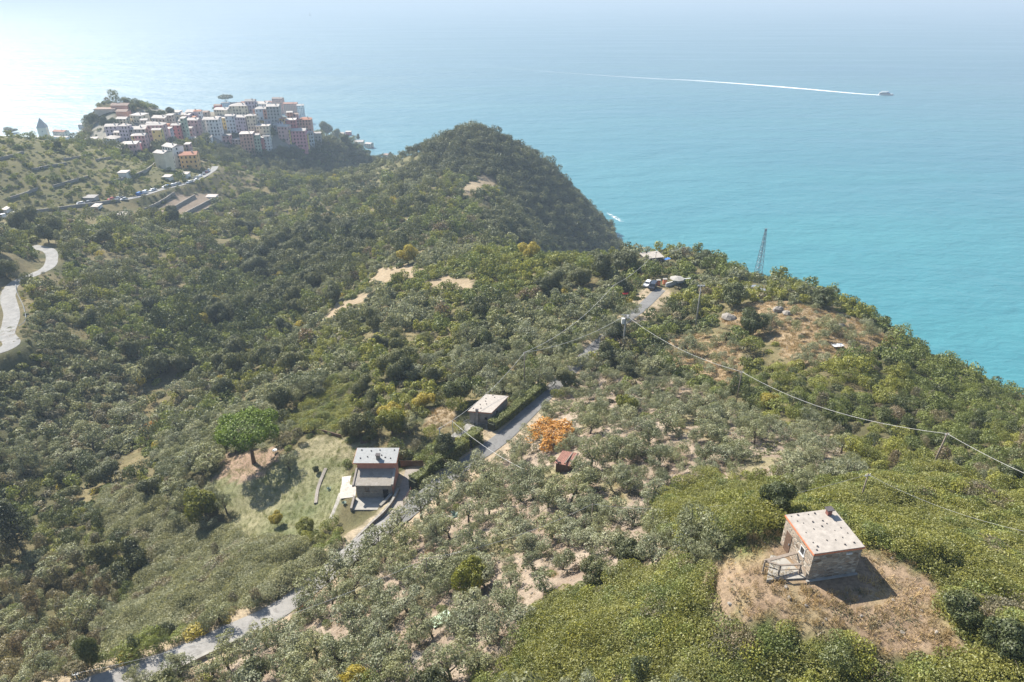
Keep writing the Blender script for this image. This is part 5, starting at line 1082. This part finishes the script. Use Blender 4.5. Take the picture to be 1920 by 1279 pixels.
# parked along the village road
cp = [(6,'car_white','van',-1),(24,'car_silver','hatch',1),(152,'car_silver','hatch',1),(160,'car_white','hatch',1),(168,'car_grey','hatch',1),(177,'car_black','hatch',1),(212,'car_red','hatch',1),(219,'car_white','hatch',1),(226,'car_silver','hatch',-1),(234,'car_black','hatch',1),(268,'car_blue','van',1),(279,'car_white','van',1),(288,'car_white','hatch',1),(297,'car_silver','hatch',1),(312,'car_white','hatch',1),(319,'car_blue','hatch',1),(327,'car_white','hatch',1),(334,'car_silver','hatch',1),(342,'car_grey','hatch',1),(350,'car_white','hatch',-1),(357,'car_silver','hatch',-1),(364,'car_white','hatch',-1),(371,'car_black','hatch',1),(376,'car_silver','hatch',1),(382,'car_white','hatch',1),(387,'car_grey','hatch',1),(392,'car_red','hatch',1),(397,'car_white','hatch',1)]
FPX = proj(FROAD[:, 0], FROAD[:, 1], FROAD[:, 2])[0]; fdir = np.gradient(FROAD[:, :2], axis=0); cnt = {}
ORD2 = 'first second third fourth fifth sixth seventh eighth ninth tenth eleventh twelfth thirteenth fourteenth fifteenth sixteenth seventeenth eighteenth nineteenth twentieth'.split()+['twenty first', 'twenty second', 'twenty third', 'twenty fourth', 'twenty fifth']
for px, paint, kind, side in cp:
    i = int(np.argmin(np.abs(FPX-px))); d = fdir[i]/np.linalg.norm(fdir[i]); nr = np.array([-d[1], d[0]])*1.75*side; cn = paint.split('_')[1]+(' van' if kind == 'van' else ' car'); cnt[cn] = cnt.get(cn, 0)+1
    car((FROAD[i, 0]+nr[0], FROAD[i, 1]+nr[1], FROAD[i, 2]+.14), math.atan2(d[1], d[0])+(math.pi if random.random() < .5 else 0), paint, '%s on the distant village road, %s %s from the left' % (cn, ORD2[cnt[cn]-1], cn), 'vehicles parked along the village road', kind)

# ------------------------------------------------------------------ headland shed, pillars, parasol
x, y, z = hit(1226, 494); sd = thing('white_roofed_shed', 'low shed with a flat white roof on the headland crest', 'shed', (x, y, z), R(14))
MB().box(-3.0, 3.0, 0, 4.5, -1.5, 2.0).build('wall', M['render'], sd); MB().hexa([(-3.5, -.5, 2.003), (3.5, -.5, 2.003), (3.5, 5, 2.25), (-3.5, 5, 2.25)], [(-3.5, -.5, 2.2), (3.5, -.5, 2.2), (3.5, 5, 2.45), (-3.5, 5, 2.45)]).build('roof', M['slate'], sd); window(sd, (-1.5, 0, 1.3), (0, -1), 1.2, .9, 'brown_wood'); door(sd, (1.8, 0, 0), (0, -1), .9, 2)
sheet(1250, 491, 2.0, 1.6, 'car_blue', 'green_cover', 'small blue green cover right of the white roofed shed', 'cover', .3, 1.0, 7)
for px, py, lb in ((1234,535,'left brick pillar behind the parking place'),(1246,533,'right brick pillar behind the parking place')):
    x, y, z = hit(px, py); bpz = thing('brick_pillar', lb, 'pillar', (x, y, z)); MB().box(-.55, .55, -.4, .4, -.5, 1.7).build('shaft', M['terracotta'], bpz); MB().box(-.65, .65, -.5, .5, 1.7, 1.85).build('cap', M['concrete'], bpz)
x, y, z = hit(1268, 534); ps = thing('parasol', 'wide pale parasol beside the parapet wall', 'parasol', (x, y, z)); MB().tube([(0, 0, 0), (0, 0, 2.3)], .06, 6).build('pole', M['metal'], ps); m = MB(); m.v = [(0, 0, 2.75)]+[(2.3*math.cos(k*.7854), 2.3*math.sin(k*.7854), 2.15) for k in range(8)]; m.f = [(0, 1+k, 1+(k+1) % 8) for k in range(8)]; m.build('canopy', M['concrete'], ps)

# ------------------------------------------------------------------ the hill village
PL = {k: dull(k.replace('_', ' ')+' plaster', tuple(min(.8, v*1.15+.03) for v in c), .16, .35, .9) for k, c in dict(pink=(.46, .27, .25), hot_pink=(.50, .20, .22), salmon=(.50, .25, .17), red=(.40, .11, .10), yellow=(.56, .41, .14), cream=(.56, .48, .34), white=(.62, .60, .56), blue_grey=(.40, .43, .46), lilac=(.42, .35, .38), ochre=(.55, .33, .12), green=(.34, .38, .27), grey=(.30, .28, .26), beige=(.46, .38, .30)).items()}
RF = {k: dull(k+' roof', tuple(v*.8 for v in c), .2, .5, .9) for k, c in dict(pale=(.55, .50, .45), orange=(.46, .22, .14), grey=(.34, .32, .30), brown=(.33, .24, .19)).items()}
_w = MB(); _w.box(-.5, .5, -.06, .05, 0, 1.5); WIN = _w.mesh('town window', M['dark'])
HN = {}; HOUSES = []
def town_house(px, pyb, wpx, hpx, col, roof='pale', yaw=0, depth=None, rt='gable', nwin=True, lab=None, name='town_house', rank=True):
    x, y, z = hit(px, pyb); t = float(proj(x, y, z)[2]); sc_ = 1280/t; wd = wpx/sc_; h = hpx/sc_/.975; dp = depth or max(6, min(10, wd*.9)); yaw = R(yaw)
    o = thing(name, 'x', 'house', (x, y, z), yaw, 'houses of the hill village' if rank else None); rise = min(1.6, wd*.14); hw_ = h-rise*.8
    MB().box(-wd/2, wd/2, 0, dp, -6, hw_).build('wall', PL[col], o); e = .35; m = MB()
    if rt == 'gable': A_ = [(-wd/2-e, -e, hw_-.1), (wd/2+e, -e, hw_-.1), (wd/2+e, dp/2, hw_+rise), (-wd/2-e, dp/2, hw_+rise)]; B_ = [(-wd/2-e, dp/2, hw_+rise), (wd/2+e, dp/2, hw_+rise), (wd/2+e, dp+e, hw_-.1), (-wd/2-e, dp+e, hw_-.1)]; m.hexa([(a, b, c_-.02) for a, b, c_ in A_], [(a, b, c_+.2) for a, b, c_ in A_]); m.hexa([(a, b, c_-.02) for a, b, c_ in B_], [(a, b, c_+.2) for a, b, c_ in B_]); m.add([(-wd/2, 0, hw_), (-wd/2, dp, hw_), (-wd/2, dp/2, hw_+rise)], [(0, 1, 2)]); m.add([(wd/2, 0, hw_), (wd/2, dp, hw_), (wd/2, dp/2, hw_+rise)], [(0, 1, 2)])
    elif rt == 'hip': m.hexa([(-wd/2-e, -e, hw_+.003), (wd/2+e, -e, hw_+.003), (wd/2+e, dp+e, hw_+.003), (-wd/2-e, dp+e, hw_+.003)], [(-wd*.22, dp*.4, hw_+rise), (wd*.22, dp*.4, hw_+rise), (wd*.22, dp*.6, hw_+rise), (-wd*.22, dp*.6, hw_+rise)])
    else: m.hexa([(-wd/2-e, -e, hw_+.003), (wd/2+e, -e, hw_+.003), (wd/2+e, dp+e, hw_+.4), (-wd/2-e, dp+e, hw_+.4)], [(-wd/2-e, -e, hw_+.25), (wd/2+e, -e, hw_+.25), (wd/2+e, dp+e, hw_+.65), (-wd/2-e, dp+e, hw_+.65)])
    r_ = m.build('roof', RF[roof], o)
    if wd > 7 and h > 7: MB().box(wd*.2, wd*.2+.7, dp*.3, dp*.3+.7, hw_, hw_+rise+1.1).build('chimney', PL['grey'], r_)
    if nwin:
        nc = max(1, int(round(wd/2.9))); nf = max(1, int(round(hw_/3.0))); kk = 0
        for f_ in range(nf):
            for c_ in range(nc):
                if rs.random() < .12: continue
                link('window', WIN, o, (-wd/2+(c_+.5)*wd/nc, -.02, f_*hw_/nf+.9))
            if f_ % 1 == 0:
                for s_ in (-1, 1):
                    if abs(yaw) > .05 or s_ > 0: link('window', WIN, o, (s_*(wd/2+.02), dp*.35, f_*hw_/nf+.9), R(90)*s_)
    HOUSES.append((o, px, col, roof, wd, h, lab, pyb)); return o
TH = [(171,271,22,11,'beige','pale',10,'shed'),(207,271,28,13,'blue_grey','pale',-8,'hip'),(245,289,30,20,'pink','pale',12,'shed'),(264,287,9,18,'hot_pink','pale',25,'shed'),(212,256,25,20,'lilac','pale',8,'gable'),(236,264,20,28,'lilac','pale',-5,'hip'),(258,262,40,21,'grey','pale',5,'gable'),(253,269,9,14,'yellow','pale',15,'shed'),(268,284,21,30,'pink','pale',5,'gable'),(229,234,21,12,'cream','pale',0,'gable'),(257,231,28,16,'cream','pale',-12,'shed'),(272,240,14,15,'beige','pale',5,'gable'),(300,238,30,18,'beige','pale',-6,'gable'),(297,267,32,33,'pink','pale',6,'hip'),(299,274,18,30,'yellow','pale',5,'gable'),(321,242,13,25,'beige','pale',-5,'shed'),(334,261,18,26,'red','pale',6,'gable'),(349,263,9,39,'green','pale',0,'shed'),(365,252,23,27,'pink','pale',-4,'gable'),(379,254,9,26,'beige','grey',0,'shed'),(400,256,32,32,'white','pale',4,'gable'),(421,242,11,20,'yellow','pale',0,'shed'),(436,250,19,32,'blue_grey','pale',6,'gable'),(455,253,23,33,'lilac','pale',-5,'gable'),(476,256,18,38,'cream','pale',8,'hip'),(362,226,26,17,'lilac','pale',0,'gable'),(416,224,30,19,'cream','pale',-10,'gable'),(450,222,38,24,'cream','pale',5,'hip'),(409,213,13,15,'red','brown',0,'gable'),(423,209,15,16,'blue_grey','grey',0,'shed'),(472,217,20,27,'lilac','grey',5,'gable'),(493,214,23,20,'white','pale',-5,'gable'),(492,232,22,28,'blue_grey','pale',8,'hip'),(500,231,8,24,'salmon','pale',8,'shed'),(516,236,26,36,'grey','pale',6,'gable'),(504,200,17,9,'salmon','orange',0,'gable'),(523,213,22,27,'salmon','brown',-4,'gable'),(547,218,28,23,'salmon','orange',6,'gable'),(567,230,14,31,'white','pale',10,'gable'),(547,252,23,27,'red','pale',8,'shed'),(575,253,24,29,'salmon','orange',5,'hip'),(561,277,34,32,'hot_pink','pale',4,'gable'),(575,281,13,29,'yellow','pale',10,'gable'),(585,274,10,25,'blue_grey','pale',10,'shed'),(597,266,14,16,'grey','grey',12,'shed'),(533,265,22,28,'pink','pale',-6,'gable'),(541,268,12,24,'yellow','pale',6,'gable'),(497,270,27,34,'cream','pale',5,'shed'),(467,289,26,38,'salmon','pale',8,'shed'),(486,290,12,36,'green','pale',6,'gable'),(493,288,9,28,'red','pale',6,'shed'),(503,284,14,28,'white','grey',6,'gable'),(637,258,18,8,'pink','pale',0,'gable'),(653,254,11,7,'hot_pink','pale',0,'shed'),(673,274,19,9,'cream','pale',0,'gable'),(690,278,14,9,'beige','pale',-20,'gable'),(723,297,13,7,'beige','brown',-15,'shed'),(445,273,20,12,'grey','pale',0,'shed'),(362,270,14,11,'pink','pale',0,'gable'),(391,270,10,12,'white','pale',0,'shed'),(425,268,16,14,'pink','grey',0,'shed'),(340,224,20,10,'cream','pale',0,'gable'),(325,218,24,9,'white','pale',0,'shed'),(384,222,16,12,'beige','brown',0,'gable'),(440,206,26,12,'lilac','brown',0,'gable'),(462,201,22,9,'beige','orange',0,'gable'),(485,202,16,10,'cream','brown',0,'gable'),(283,258,14,22,'grey','pale',0,'gable'),(318,262,10,20,'lilac','pale',0,'shed'),(222,262,14,14,'beige','pale',0,'gable'),(285,247,18,16,'cream','pale',4,'gable'),(345,240,20,14,'blue_grey','pale',-4,'gable'),(387,238,14,14,'pink','pale',0,'gable'),(466,235,14,16,'salmon','pale',0,'gable'),(534,239,14,14,'beige','pale',0,'gable'),(520,248,14,14,'grey','pale',0,'gable'),(556,232,12,14,'lilac','pale',0,'gable')]
_rt = random.Random(21)
for k in range(34):
    px_ = _rt.uniform(222, 572); yb = _rt.uniform(238, 266) if px_ < 330 else _rt.uniform(222, 256)
    TH.append((round(px_), round(yb), _rt.randint(9, 14), _rt.randint(12, 21), _rt.choice(list(PL)), _rt.choice(['pale', 'pale', 'brown', 'orange']), _rt.randint(-20, 20), _rt.choice(['gable', 'shed', 'gable'])))
TH = [(a[0], a[1], a[2]*.88, *a[3:]) for a in TH]
for a in TH: town_house(*a[:7], None, a[7])
for o, px, col, roof, wd, h, lab, pyb in sorted(HOUSES, key=lambda q: q[1]):
    HN[col] = HN.get(col, 0)+1; cn = col.replace('_', ' '); sz_ = 'tall' if h > 13 else ('low' if h < 7 else 'mid height'); o['label'] = '%s %s village house with %s roof, %s %s one from the left' % (sz_, cn, roof, ORD2[HN[col]-1], cn)
HOUSES.clear()
def solo_house(*a, lab='', **k): o = town_house(*a, rank=False, **k); o['label'] = lab; return o
solo_house(322, 314, 30, 40, 'white', 'pale', -30, 9, 'gable', lab='tall white house block at the foot of the village above the road', name='white_house'); solo_house(303, 316, 24, 30, 'cream', 'pale', -20, 8, 'gable', lab='lower cream house attached to the left of the tall white block', name='cream_house', nwin=False)
solo_house(357, 316, 30, 27, 'ochre', 'orange', 12, 10, 'gable', lab='orange ochre house at the end of the parking road', name='ochre_house'); solo_house(354, 291, 9, 20, 'pink', 'pale', 5, 6, 'shed', lab='narrow pink tower house just above the ochre house', name='pink_house')
solo_house(197, 213, 38, 10, 'beige', 'brown', 4, 9, 'shed', lab='long low brown roofed building on the left end of the village ridge', name='long_building', nwin=False); solo_house(225, 206, 32, 10, 'salmon', 'brown', 0, 8, 'gable', lab='long salmon building topmost at the left end of the ridge', name='long_building', nwin=False); solo_house(229, 219, 20, 11, 'salmon', 'brown', 0, 8, 'gable', lab='short salmon building below the long ridge buildings', name='ridge_building', nwin=False)
solo_house(158, 242, 20, 9, 'beige', 'pale', 0, 8, 'shed', lab='flat roofed beige house left of the village near the sea', name='beige_house'); solo_house(150, 252, 12, 5, 'white', 'pale', 0, 6, 'shed', lab='tiny white roofed house between church and village', name='white_house', nwin=False)
for px, py, w_, h_, lb in ((231,335,16,12,'white walled farm shed on the vine terraces'),(430,411,14,8,'pale roofed hut below the ploughed fields'),(228,408,20,6,'low pale roofed hut under the distant road'),(178,392,12,5,'small pale hut just below the distant road'),(312,337,14,6,'white roofed hut among parked cars'),(346,333,12,7,'white hut below the ochre house'),(395,373,18,5,'low pale shed on top of the ploughed fields'),(8,398,10,5,'small white hut at the far left of the distant road'),(165,376,24,7,'long dark roofed car shelter beside the distant road')): solo_house(px, py, w_, h_, 'grey' if 'dark' in lb else 'white', 'grey' if 'dark' in lb else 'pale', 0, 5, 'shed', lab=lb, name='field_hut', nwin=False)
# church with its pointed tower
x, y, z = hit(85, 258); t = float(proj(x, y, z)[2]); k_ = t/1280; bt = thing('bell_tower', 'bell tower with a tall pointed roof left of the village', 'tower', (x, y, z), R(20)); w_ = 7.5*k_; hb_ = 19*k_
MB().box(-w_, w_, -w_, w_, -4, hb_).build('shaft', PL['cream'], bt); m = MB(); m.v = [(-w_*1.1, -w_*1.1, hb_+.003), (w_*1.1, -w_*1.1, hb_+.003), (w_*1.1, w_*1.1, hb_+.003), (-w_*1.1, w_*1.1, hb_+.003), (0, 0, hb_+17*k_)]; m.f = [(0, 1, 2, 3), (0, 1, 4), (1, 2, 4), (2, 3, 4), (3, 0, 4)]; m.build('spire', RF['grey'], bt)
for s_ in (0, 1): link('bell_opening', WIN, bt, (0, -w_-.02, hb_*.6) if not s_ else (w_+.02, 0, hb_*.6), 0 if not s_ else R(90))
solo_house(112, 259, 26, 13, 'cream', 'orange', -15, 10, 'gable', lab='church nave with red roof beside the pointed bell tower', name='church'); solo_house(112, 262, 34, 6, 'white', 'pale', -10, 5, 'shed', lab='white annex in front of the red roofed church', name='church_annex', nwin=False)
# terrace walls of the vineyards and ploughed strips
for pl, h_, lb in (([(205,345),(245,334),(275,322),(293,308)],1.8,'long dark terrace wall rising to the white house'),([(100,352),(135,342),(168,333)],1.5,'terrace wall in the middle of the vine slope'),([(0,300),(25,294),(45,288)],1.5,'upper left terrace wall on the vine slope'),([(60,320),(90,314),(125,308)],1.3,'short terrace wall above the middle one'),([(15,375),(45,366),(72,355)],1.4,'terrace wall above the distant road at the left'),([(180,302),(210,297),(242,292)],1.3,'terrace wall below the village gardens'),([(272,395),(300,382),(328,364)],1.6,'leftmost wall of the ploughed terraces'),([(318,397),(340,384),(366,369)],1.6,'middle wall of the ploughed terraces'),([(345,404),(372,390),(402,374)],1.6,'right wall of the ploughed terraces'),([(384,396),(400,388),(414,379)],1.4,'short lowest wall of the ploughed terraces'),([(20,405),(120,392),(225,378)],1.6,'retaining wall below the distant road'),([(120,300),(150,296),(170,290)],1.2,'small terrace wall under the red roofed church')): wl(pl, .6, h_, M['grey_stone'], lb, nm='terrace_wall')
# trees of the village
def village_tree(px, pyb, pyt, wpx, kd, lb, pine=False):
    x, y, z = hit(px, pyb); h = top_z(x, y, pyt)-z; t = float(proj(x, y, z)[2]); wd = wpx*t/1280
    if pine:
        rg = np.random.default_rng(px); o = thing('umbrella_pine', lb, 'tree', (x, y, z)); B = [(math.cos(k*.9)*wd*.27, math.sin(k*.9)*wd*.27, h*.86, wd*.22, wd*.22, h*.1) for k in range(7)]+[(0, 0, h*.9, wd*.3, wd*.3, h*.11)]; P, Nn = blob_points(B, 1500, rg, .5); link('crown', leaf_mesh('far pine', P, Nn, wd*.06, FM['oak'], rg), o); m = MB(); m.tube([(0, 0, -1), (.2, 0, h*.5), (0, 0, h*.85)], [.45, .35, .2], 6)
        for k in range(5): a = k*1.26; m.tube([(.1, 0, h*.55), (math.cos(a)*wd*.3, math.sin(a)*wd*.3, h*.84)], [.2, .08], 4)
        m.build('trunk', M['bark'], o)
    else: t_, c_ = TRE[kd][px % 3]; plant('broadleaf_tree', t_, c_, (x, y, z-.3), wd/2.8, h/2.5, px, lb, 'tree')
village_tree(427, 205, 178, 27, 'oak', 'umbrella pine on top of the hill village', True)
for a in ((322,216,199,19,'oak','round dark tree behind the village houses'),(285,218,204,22,'oak','dark tree left of the round village tree'),(302,219,206,18,'dark','smaller dark tree beside the round village tree'),(250,210,192,16,'oak','wind bent tree right of the long ridge buildings'),(238,200,185,12,'dark','thin wind bent tree above the long ridge buildings'),(175,235,210,26,'oak','dark tree below the brown roofed ridge building'),(198,240,216,24,'oak','broad dark tree under the ridge buildings'),(215,238,220,20,'green' if 'green' in TRE else 'dark','dark green tree between ridge buildings and houses'),(612,255,226,30,'oak','large dark tree right of the village'),(632,262,240,22,'oak','second dark tree on the slope right of the village'),(648,268,250,18,'dark','third dark tree on the slope right of the village'),(672,262,251,9,'oak','small tree standing alone on the right village slope'),(320,290,270,16,'dark','dark tree between yellow and white village houses'),(348,278,262,16,'oak','dark tree above the pink tower house'),(20,250,238,26,'oak','dark trees clump left of the bell tower'),(292,285,262,14,'oak','dark tree right of the pink village house'),(110,280,262,16,'oak','dark bush below the church annex'),(732,298,284,12,'oak','dark tree at the end of the village slope'),(512,255,238,16,'dark','dark tree among the right hand village houses'),(440,262,248,16,'dark','dark bush among the middle village houses')): village_tree(*a)

# ------------------------------------------------------------------ sea traffic
def at_sea(px, py): return np.array(atz(px, py, 0.0))
f0 = at_sea(1661, 178.5); fa = at_sea(1647, 178); fdv = at_sea(1675, 179)-fa; Lf = float(np.linalg.norm(fdv)); ang = math.atan2(fdv[1], fdv[0]); fe = thing('ferry', 'white passenger ferry heading right with a long wake', 'ferry', f0, ang)
def hullsec(x, hw, z0, z1): return [(x, -hw*.7, z0), (x, hw*.7, z0), (x, hw, z1), (x, -hw, z1)]
m = MB(); L2 = Lf/2; secs = [hullsec(-L2, 3.2, -.6, 2.0), hullsec(-L2*.3, 3.5, -.6, 2.0), hullsec(L2*.4, 3.3, -.6, 2.3), hullsec(L2*.75, 1.9, -.5, 2.7), hullsec(L2, .15, -.1, 3.1)]
m.v = [p for s_ in secs for p in s_]
for i in range(4):
    for k in range(4): m.f.append((i*4+k, i*4+(k+1) % 4, i*4+4+(k+1) % 4, i*4+4+k))
m.f += [(0, 1, 2, 3), (19, 18, 17, 16)]; m.build('hull', M['white'], fe)
prism_ = lambda mb, x0_, x1_, hw, z0, z1, sl: mb.hexa([(x0_, -hw, z0), (x1_, -hw, z0), (x1_, hw, z0), (x0_, hw, z0)], [(x0_+.3, -hw*.93, z1), (x1_-sl, -hw*.93, z1), (x1_-sl, hw*.93, z1), (x0_+.3, hw*.93, z1)])
cb = prism_(MB(), -L2*.92, L2*.6, 2.9, 2.02, 4.5, 2.5).build('cabin', M['car_grey'], fe); prism_(MB(), -L2*.85, L2*.4, 2.95, 3.0, 3.9, .6).build('window_band', M['darkglass'], cb)
prism_(MB(), -L2*.9, L2*.42, 2.8, 4.503, 4.8, .3).build('upper_deck', M['white'], fe); prism_(MB(), L2*.05, L2*.36, 2.2, 4.803, 6.6, 1.2).build('wheelhouse', M['car_blue'], fe); MB().box(-L2*.7, L2*.22, -2.8, 2.8, 6.75, 6.95).build('canopy', M['white'], fe)
for x_ in (-.65, -.25): 
    for y_ in (-2.5, 2.5): MB().tube([(L2*x_, y_, 4.8), (L2*x_, y_, 6.75)], .1, 4).build('canopy_post', M['metal'], fe)
MB().tube([(L2*.15, 0, 6.6), (L2*.15, 0, 9.5)], .12, 5).build('mast', M['metal'], fe)
def ribbon(name, pl, hw, mat, fades, label, cat, z0=.05):
    p = smooth([at_sea(*q) for q in pl], 12); nP = len(p); d = np.gradient(p[:, :2], axis=0); d /= np.linalg.norm(d, axis=1)[:, None]; nr = np.stack([-d[:, 1], d[:, 0]], 1); V = []; FA = []
    for i in range(nP):
        u = i/(nP-1); w_ = np.interp(u, np.linspace(0, 1, len(hw)), hw)*(.8+.4*vnoise(i*.4, 0, 8)); fv = np.interp(u, np.linspace(0, 1, len(fades)), fades)
        for k in range(5): s_ = k/2-1; V.append((p[i, 0]+nr[i, 0]*w_*s_, p[i, 1]+nr[i, 1]*w_*s_, z0)); FA.append(0 if abs(s_) == 1 else fv)
    fs = [(i*5+k, i*5+k+1, i*5+6+k, i*5+5+k) for i in range(nP-1) for k in range(4)]; me = mesh_np(name, V, fs, mat, True); a = me.attributes.new('fade', 'FLOAT', 'POINT'); a.data.foreach_set('value', np.array(FA, np.float32)); return tag(link(name, me), label, cat, kind='stuff')
ribbon('wake_foam', [(1650,178.5),(1600,175),(1500,166),(1400,158),(1300,151),(1200,146),(1050,136),(880,122)], [4, 9, 10, 8, 7, 6, 6, 6], M['foam'], [1, 1, .8, .36, .2, .12, .07, 0], 'white wake trailing behind the ferry', 'wake')
ribbon('surf', [(1138,399),(1152,407),(1167,416)], [1.2, 3, 2], M['surf'], [.2, .9, .4], 'white surf breaking at the foot of the wooded hill', 'surf')
ribbon('surf', [(745,290),(738,296),(733,300)], [3, 3, 3], M['surf'], [.3, .8, .3], 'thin surf line below the village slope', 'surf')
for px, py, hpx, lb in ((582, 29.5, 7, 'tiny white sailing boat near the top left'), (771, 7.5, 7, 'tiny white sailing boat at the top edge')):
    q = at_sea(px, py); k_ = float(proj(*q)[2])/1280; sb = thing('sailing_boat', lb, 'sailing boat', q, .4); h = hpx*k_; prism_(MB(), -h*.35, h*.35, h*.1, -.5, h*.12, h*.05).build('hull', M['white'], sb)
    MB().tube([(0, 0, 0), (0, 0, h)], h*.012, 4).build('mast', M['metal'], sb); m = MB(); m.v = [(-h*.02, 0, h*.15), (-h*.32, .1, h*.15), (-h*.02, 0, h*.97), (-h*.02, .06, h*.15), (-h*.32, .16, h*.15), (-h*.02, .06, h*.97)]; m.f = [(0, 1, 2), (3, 5, 4), (0, 2, 5, 3), (1, 4, 5, 2), (0, 3, 4, 1)]; m.build('sail', M['white'], sb)

# ------------------------------------------------------------------ haze: the air over hill and sea
hb = MB(); hb.box(-16000, 16000, -16000, 16000, -9, 201)
n = N('sea haze'); pv = n.n('ShaderNodeVolumePrincipled'); pv.inputs['Color'].default_value = (.50, .615, .73, 1); pv.inputs['Density'].default_value = HAZE_DENSITY; pv.inputs['Anisotropy'].default_value = .1
n.l(pv.outputs[0], n.out.inputs['Volume'])
hz_o = hb.build('haze', n.m); tag(hz_o, 'pale sea haze over the coast', 'haze', kind='stuff')
print('objects', len(SC.objects))
